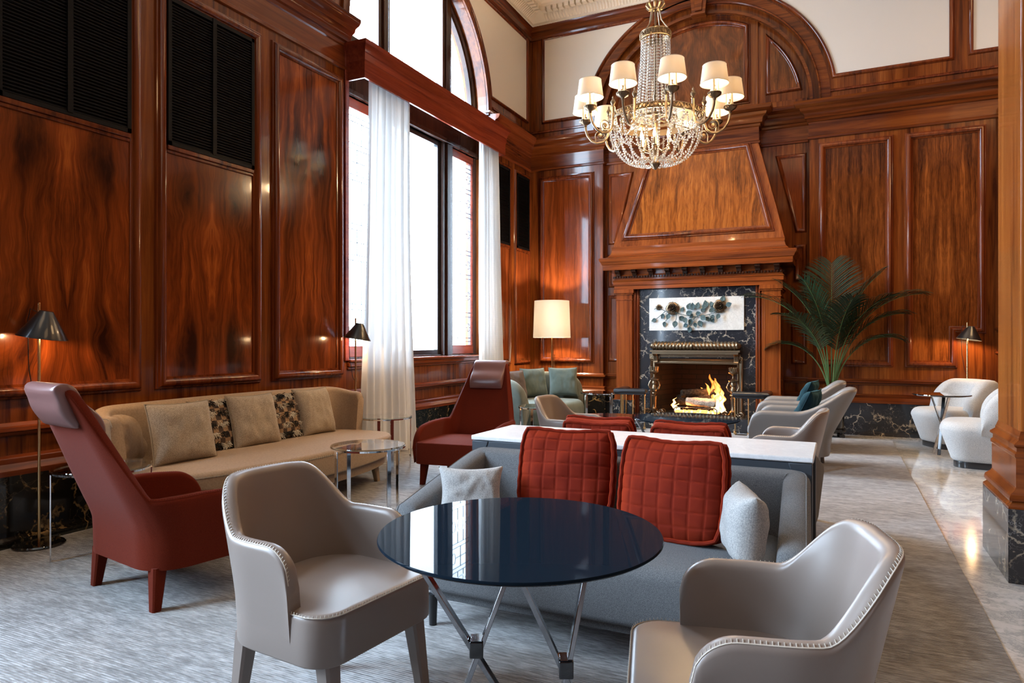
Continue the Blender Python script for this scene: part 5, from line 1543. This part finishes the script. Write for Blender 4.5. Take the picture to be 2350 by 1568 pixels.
point('fire_light', (XC+.18, 9.98, .60), 9, (1, .36, .09), .06)
point('fire_light', (XC-.12, 9.93, .30), 4, (1, .36, .09), .05)

# ------------------------------------------------------------------ potted palm
def palm():
    t = thing('potted_palm', 'tall kentia palm in a glossy black wheeled pot in front of the back wall', 'potted plant', (-.09, 9.82, 0), 0)
    B = MB(); B.lathe([(.0, .12), (.145, .12), (.15, .13), (.16, .56), (.175, .57), (.18, .60), (.17, .61), (.155, .605), (.15, .57), (0, .57)], n=40); B.build('pot', W['blackgloss'], t, ang=35)
    B = MB(); B.lathe([(0, .57), (.15, .575), (.14, .61), (.08, .625), (0, .63)], n=30)
    rnd = random.Random(3)
    for k in range(160):
        a = rnd.uniform(0, 6.3); r_ = rnd.uniform(0, .15); x, y = r_*math.cos(a), r_*math.sin(a)
        B.tube([(x, y, .61), (x+rnd.uniform(-.02, .02), y+rnd.uniform(-.02, .02), .63+rnd.uniform(0, .015))], .003, 4)
    B.build('moss', W['soil'], t)
    B = MB(); B.lathe([(0, .085), (.17, .085), (.175, .10), (.17, .12), (0, .12)], n=32)
    B.build('plant_caddy', W['blackm'], t)
    for k in range(4):
        a = R(45+90*k+12); q = MB(); x, y = .15*math.cos(a), .15*math.sin(a)
        M = Matrix.Translation((x, y, .032)) @ Matrix.Rotation(a+.6, 4, 'Z') @ Matrix.Rotation(R(90), 4, 'X')
        q.lathe([(.0, -.018), (.028, -.018), (.034, -.012), (.034, .012), (.028, .018), (0, .018)], n=20, M=M); q.tube([(x, y, .09), (x, y, .045)], .012, 8)
        q.build('caster', W['blackm'], t)
    # fronds: (azimuth deg, base lean, length, droop, tip height factor)
    fr = [(180, .5, 1.75, 1.0), (172, .22, 1.62, .75), (90, .04, 1.68, .12), (0, .5, 1.72, 1.0), (8, .2, 1.66, .62), (15, .75, 1.2, 1.15), (165, .8, 1.1, 1.2), (205, .10, 1.5, .45),
          (340, .35, 1.45, .8), (300, .25, 1.3, .6), (225, .5, 1.35, .95), (20, .6, 1.45, .95)]
    for fi, (az, lean, L, droop) in enumerate(fr):
        a = R(az); dirx, diry = math.cos(a), math.sin(a)
        if diry > .1 and az != 90: diry *= .45
        N_ = 30; pts = []; th = lean*.22; x = .035*dirx; z = .60; rr = .03
        P_ = [Vector((.03*dirx, .03*diry, .60))]
        for i in range(N_):
            u = i/N_; ang = lean*.28 + (lean*.75)*u + droop*1.1*u*u
            st_ = L/N_; P_.append(P_[-1]+Vector((math.sin(ang)*dirx*st_, math.sin(ang)*diry*st_, math.cos(ang)*st_)))
        for p in P_:
            if p.y > .36: p.y = .36+(p.y-.36)*.2
        q = MB(); q.tube(P_, [.010*(1-.85*i/N_) for i in range(N_+1)], 6); st = q.build('stem', W['stem'], t)
        q = MB(); rnd = random.Random(fi)
        start = .42
        nl = 38
        for k in range(nl):
            u = start+(1-start)*k/(nl-1); i = min(N_-1, int(u*N_)); f = u*N_-i; p = P_[i].lerp(P_[i+1], f); tt = (P_[i+1]-P_[i]).normalized()
            side0 = tt.cross(Vector((0, 0, 1)))
            if side0.length < .1: side0 = Vector((0, 1, 0)) if fi % 2 else Vector((1, 0, 0))
            side0.normalize(); upv = side0.cross(tt).normalized()
            ll = .43*math.sin(PI*(.18+.72*(u-start)/(1-start)))**.8*(L/1.5)
            for sd in (-1, 1):
                fw = .55+.5*(u-start); d = (side0*sd*.8 + tt*fw + upv*.16 + Vector((rnd.uniform(-.06, .06), rnd.uniform(-.06, .06), rnd.uniform(-.05, .05)))).normalized()
                prev = p.copy(); pts2 = []; wv = []
                nn = 6
                for m in range(nn+1):
                    v = m/nn; pts2.append(prev.copy()); wv.append(.0078*math.sin(PI*(.12+.86*v))**.7 if m < nn else .0008)
                    d2 = (d+Vector((0, 0, -1))*(.9*v*v)*(.55+.4*droop)).normalized(); prev = prev+d2*ll/nn
                vs = []; 
                for m in range(nn+1):
                    wd_ = tt.cross(d).cross(d) if False else upv.cross(d); wd_ = wd_.normalized()
                    c = pts2[m]
                    if c.y > .40: c.y = .40
                    vs += [c-wd_*wv[m]+upv*wv[m]*.35, c, c+wd_*wv[m]+upv*wv[m]*.35]
                fs = []
                for m in range(nn):
                    for jj in (0, 1): fs.append((m*3+jj, m*3+jj+1, m*3+jj+4, m*3+jj+3))
                q.add(vs, fs)
        q.build('frond', W['palm'], st, smooth=True, ang=80)
palm()
# ------------------------------------------------------------------ chandelier
def chandelier():
    cx, cy_ = -1.767, 7.23
    t = thing('crystal_chandelier', 'large bronze chandelier with ivory shaded candle arms and a basket of crystal beads', 'chandelier', (cx, cy_, 0), R(25.6))
    # local -Y points towards the camera side
    br = W['bronze']
    def ring(r_, z0, z1, th_, name, m, wob=0, nn=96):
        B = MB(); pr = [(r_-th_, z0), (r_, z0), (r_+.006, z0+.006), (r_+.002, z0+.012), (r_+.004, (z0+z1)/2), (r_+.002, z1-.012), (r_+.006, z1-.006), (r_, z1), (r_-th_, z1), (r_-th_, z0)]
        rs = []
        for k, (r, z) in enumerate(pr):
            rs.append([((r+(wob*math.sin(24*2*PI*j/nn) if k == 4 else 0))*math.cos(2*PI*j/nn), (r+(wob*math.sin(24*2*PI*j/nn) if k == 4 else 0))*math.sin(2*PI*j/nn), z) for j in range(nn)])
        B.rings(rs, cap0=False, cap1=False)
        if wob:
            n2 = 40 if r_ > .3 else 16
            for k in range(n2):
                a0 = 2*PI*k/n2; zz = (z0+z1)/2
                for sg in (-1, 1):
                    B.tube([((r_+.008)*math.cos(a0+dd*2*PI/n2), (r_+.008)*math.sin(a0+dd*2*PI/n2), zz+sg*(z1-z0)*.36*math.sin(PI*(dd*2))) for dd in [q_/6 for q_ in range(7)]], .004, 4)
        return B.build(name, m, t)
    ring(.155, 4.47, 4.55, .008, 'crown_ring', br, .004)
    ring(.495, 3.585, 3.65, .012, 'main_ring', br, .004)
    ring(.225, 3.60, 3.63, .008, 'inner_ring', br)
    B = MB(); B.lathe([(0, 6.70), (.02, 6.70), (.012, 6.6), (.012, 4.9), (.018, 4.88), (.010, 4.84), (.010, 4.6), (.022, 4.58), (.014, 4.5), (.016, 3.9), (.03, 3.86), (.02, 3.8), (.022, 3.66), (.055, 3.62), (.045, 3.56), (.02, 3.52),
        (.022, 3.36), (.04, 3.33), (.03, 3.28), (.024, 3.2), (.05, 3.16), (.05, 3.14), (.042, 3.12), (.02, 3.10), (.012, 3.085), (0, 3.08)], n=24)
    B.build('central_rod', W['darkbronze'], t)
    B = MB(); B.lathe([(.10, 6.70), (.11, 6.68), (.09, 6.65), (.03, 6.62), (.0, 6.61)], n=24); B.build('ceiling_rose', br, t)
    # flower tuft and scroll hangers at the top
    B = MB()
    for k in range(10):
        a = 2*PI*k/10; c, s = math.cos(a), math.sin(a)
        B.tube([(.02*c, .02*s, 4.80), (.07*c, .07*s, 4.80), (.095*c, .095*s, 4.83), (.085*c, .085*s, 4.865), (.07*c, .07*s, 4.855)], [.010, .012, .014, .012, .004], 6)
    B.build('flower_crown', br, t)
    for k in range(4):
        a = R(45+90*k); c, s = math.cos(a), math.sin(a); B = MB()
        B.tube([(.05*c, .05*s, 4.81), (.055*c, .055*s, 4.75), (.075*c, .075*s, 4.66), (.115*c, .115*s, 4.60), (.153*c, .153*s, 4.55)], .007, 6); B.build('hanger', br, t)
    for k in range(4):
        a = R(30+90*k); B = MB(); B.tube([(.23*math.cos(a), .23*math.sin(a), 3.615), (.49*math.cos(a), .49*math.sin(a), 3.60)], .007, 6); B.tube([(.02*math.cos(a), .02*math.sin(a), 3.62), (.23*math.cos(a), .23*math.sin(a), 3.615)], .007, 6); B.build('spoke', br, t)
    # beads
    def bead(B, p, r_, ax):
        """faceted disc bead, flat towards ax"""
        ax = Vector(ax).normalized(); a = ax.orthogonal().normalized(); b_ = ax.cross(a); n = 8
        rs = []
        for d, rr in ((-.55, .25), (-.35, .85), (0, 1.0), (.35, .85), (.55, .25)):
            rs.append([p+ax*d*r_+(a*math.cos(2*PI*j/n)+b_*math.sin(2*PI*j/n))*rr*r_ for j in range(n)])
        B.rings(rs)
    def strand(name, pts, r_):
        B = MB(); pts = [Vector(p) for p in pts]; L = sum((pts[i+1]-pts[i]).length for i in range(len(pts)-1)); n = max(2, int(L/(r_*2.15)))
        for p in resample(pts, n):
            d = Vector((p.x, p.y, 0)); d = d if d.length > .02 else Vector((1, 0, 0)); bead(B, p, r_, d)
        return B.build(name, W['crystal'], t, smooth=False)
    for k in range(24):
        a = 2*PI*(k+.5)/24; c, s = math.cos(a), math.sin(a)
        pts = [((.148+.075*(u**1.6))*c, (.148+.075*(u**1.6))*s, 4.48-.86*u) for u in [q/12 for q in range(13)]]
        strand('tower_strand', pts, .0145)
    for k in range(24):
        a = 2*PI*(k+.5)/24; c, s = math.cos(a), math.sin(a); pts = []
        for q in range(17):
            u = q/16; r_ = .495*math.cos(u*PI/2*.93)**.62; z = 3.58-.43*math.sin(u*PI/2)**1.15; pts.append((r_*c, r_*s, z))
        strand('basket_strand', pts, .0135)
    for k in range(12):
        a = 2*PI*k/12; a2 = a+2*PI/12
        pts = []
        for q in range(13):
            u = q/12; aa = a+(a2-a)*u; r_ = .47; pts.append((r_*math.cos(aa)*(1-.12*math.sin(PI*u)), r_*math.sin(aa)*(1-.12*math.sin(PI*u)), 3.56-.10*math.sin(PI*u)))
        strand('swag_strand', pts, .0105)
        pts = []
        for q in range(13):
            u = q/12; aa = a+(a2-a)*.5; r_ = .24+(.47-.24)*u; pts.append((r_*math.cos(aa), r_*math.sin(aa), 3.60-.17*math.sin(PI*u)))
        strand('inner_strand', pts, .0105)
    for k in range(8):
        a = 2*PI*k/8; a2 = a+2*PI/8; pts = []
        for q in range(9):
            u = q/8; aa = a+(a2-a)*u; r_ = .17*(1-.25*math.sin(PI*u)); pts.append((r_*math.cos(aa), r_*math.sin(aa), 3.185+.035*math.sin(PI*u)-.02))
        strand('lower_swag', pts, .011)
    # basket lights
    for k in range(6):
        a = 2*PI*k/6+.25; c, s = .16*math.cos(a), .16*math.sin(a)
        B = MB(); B.lathe([(.02, 3.30), (.024, 3.31), (.012, 3.32), (.011, 3.39), (0, 3.39)], c=(c, s, 0), n=12); B.tube([(0, 0, 3.33), (c*.5, s*.5, 3.27), (c, s, 3.30)], .006, 6); B.build('candle_cup', br, t)
        B = MB(); B.lathe([(0, 3.39), (.010, 3.395), (.017, 3.42), (.013, 3.45), (.004, 3.485), (0, 3.49)], c=(c, s, 0), n=12); B.build('candle_bulb', W['bulb'], t)
    for a in (0, 120, 240):
        l = point('chandelier_light', (.12*math.cos(R(a)), .12*math.sin(R(a)), 3.44), 22, (1, .68, .36), .05); l.parent = t
    # ten arms
    for k in range(10):
        a = R(-90+36*k); c, s = math.cos(a), math.sin(a); Ra = .76
        def P(r_, z, off=0): return (r_*c-off*s, r_*s+off*c, z)
        B = MB()
        pts = [P(.50, 3.70), P(.505, 3.62), P(.505, 3.52), P(.525, 3.46), P(.57, 3.425), P(.63, 3.42), P(.69, 3.45), P(.735, 3.51), P(.755, 3.57), P(.76, 3.63)]
        pts = [tuple(p) for p in resample(pts, 26)]
        B.tube(pts, .0125, 8)
        sp = []
        for q in range(30):
            an = q/29*PI*3.2; r_ = .060*(1-q/36); sp.append(P(.59+r_*math.cos(an-.4), 3.50+r_*math.sin(an-.4)))
        B.tube([P(.645, 3.425)] + sp, .006, 6)
        B.lathe([(0, -.012), (.018, -.010), (.02, 0), (.018, .01), (0, .012)], n=12, M=Matrix.Translation(P(.59, 3.50)) @ Matrix.Rotation(a, 4, 'Z') @ Matrix.Rotation(R(90), 4, 'X'))
        # finial where the arm joins the ring
        B.lathe([(0, 3.56), (.016, 3.57), (.016, 3.70), (.022, 3.705), (.01, 3.715), (.024, 3.735), (.028, 3.75), (.018, 3.77), (.008, 3.785), (.010, 3.795), (0, 3.82)], c=P(.50, 0), n=12)
        arm = B.build('arm', br, t)
        B = MB(); cp = P(Ra, 0); prof = [(0, 3.60), (.014, 3.61), (.018, 3.63), (.05, 3.65), (.062, 3.665), (.066, 3.68), (.058, 3.685), (.045, 3.68), (0, 3.68)]
        n = 40; B.rings([[(cp[0]+(r_*(1+(.06*math.cos(20*2*PI*j/n) if .04 < r_ < .064 else 0)))*math.cos(2*PI*j/n), cp[1]+r_*math.sin(2*PI*j/n)*(1+(.06*math.cos(20*2*PI*j/n) if .04 < r_ < .064 else 0)), z) for j in range(n)] for r_, z in [(max(r_, .001), z) for r_, z in prof]])
        B.build('drip_pan', W['darkbronze'], arm)
        B = MB(); B.lathe([(.010, 3.68), (.006, 3.70), (.006, 3.74), (.012, 3.75), (.006, 3.76), (.006, 3.93), (0, 3.94)], c=cp, n=12); B.build('shade_stem', br, arm)
        for j in range(3):
            an = a+R(120*j+60); q = (cp[0]+.034*math.cos(an), cp[1]+.034*math.sin(an), 0)
            B = MB(); B.lathe([(.014, 3.68), (.014, 3.715), (.010, 3.72), (.0095, 3.81), (0, 3.81)], c=q, n=12); B.build('candle_sleeve', W['candle'], arm)
            B = MB(); B.lathe([(0, 3.81), (.009, 3.815), (.014, 3.835), (.010, 3.86), (.003, 3.885), (0, 3.89)], c=q, n=12); B.build('bulb', W['bulb'], arm)
        B = MB(); n = 48
        B.rings([[(cp[0]+r_*math.cos(2*PI*j/n), cp[1]+r_*math.sin(2*PI*j/n), z) for j in range(n)] for r_, z in ((.136, 3.765), (.112, 3.95), (.1105, 3.95), (.1345, 3.765), (.136, 3.765))], cap0=False, cap1=False)
        for r_, z in ((.1365, 3.768), (.1125, 3.947)): B.tube([(cp[0]+r_*math.cos(2*PI*j/n), cp[1]+r_*math.sin(2*PI*j/n), z) for j in range(n)], .0022, 4, closed=True)
        B.build('lamp_shade', W['shade'], arm)
        l = point('shade_light', (cp[0], cp[1], 3.85), 52, (1, .66, .34), .03); l.parent = t
    return t
chandelier()
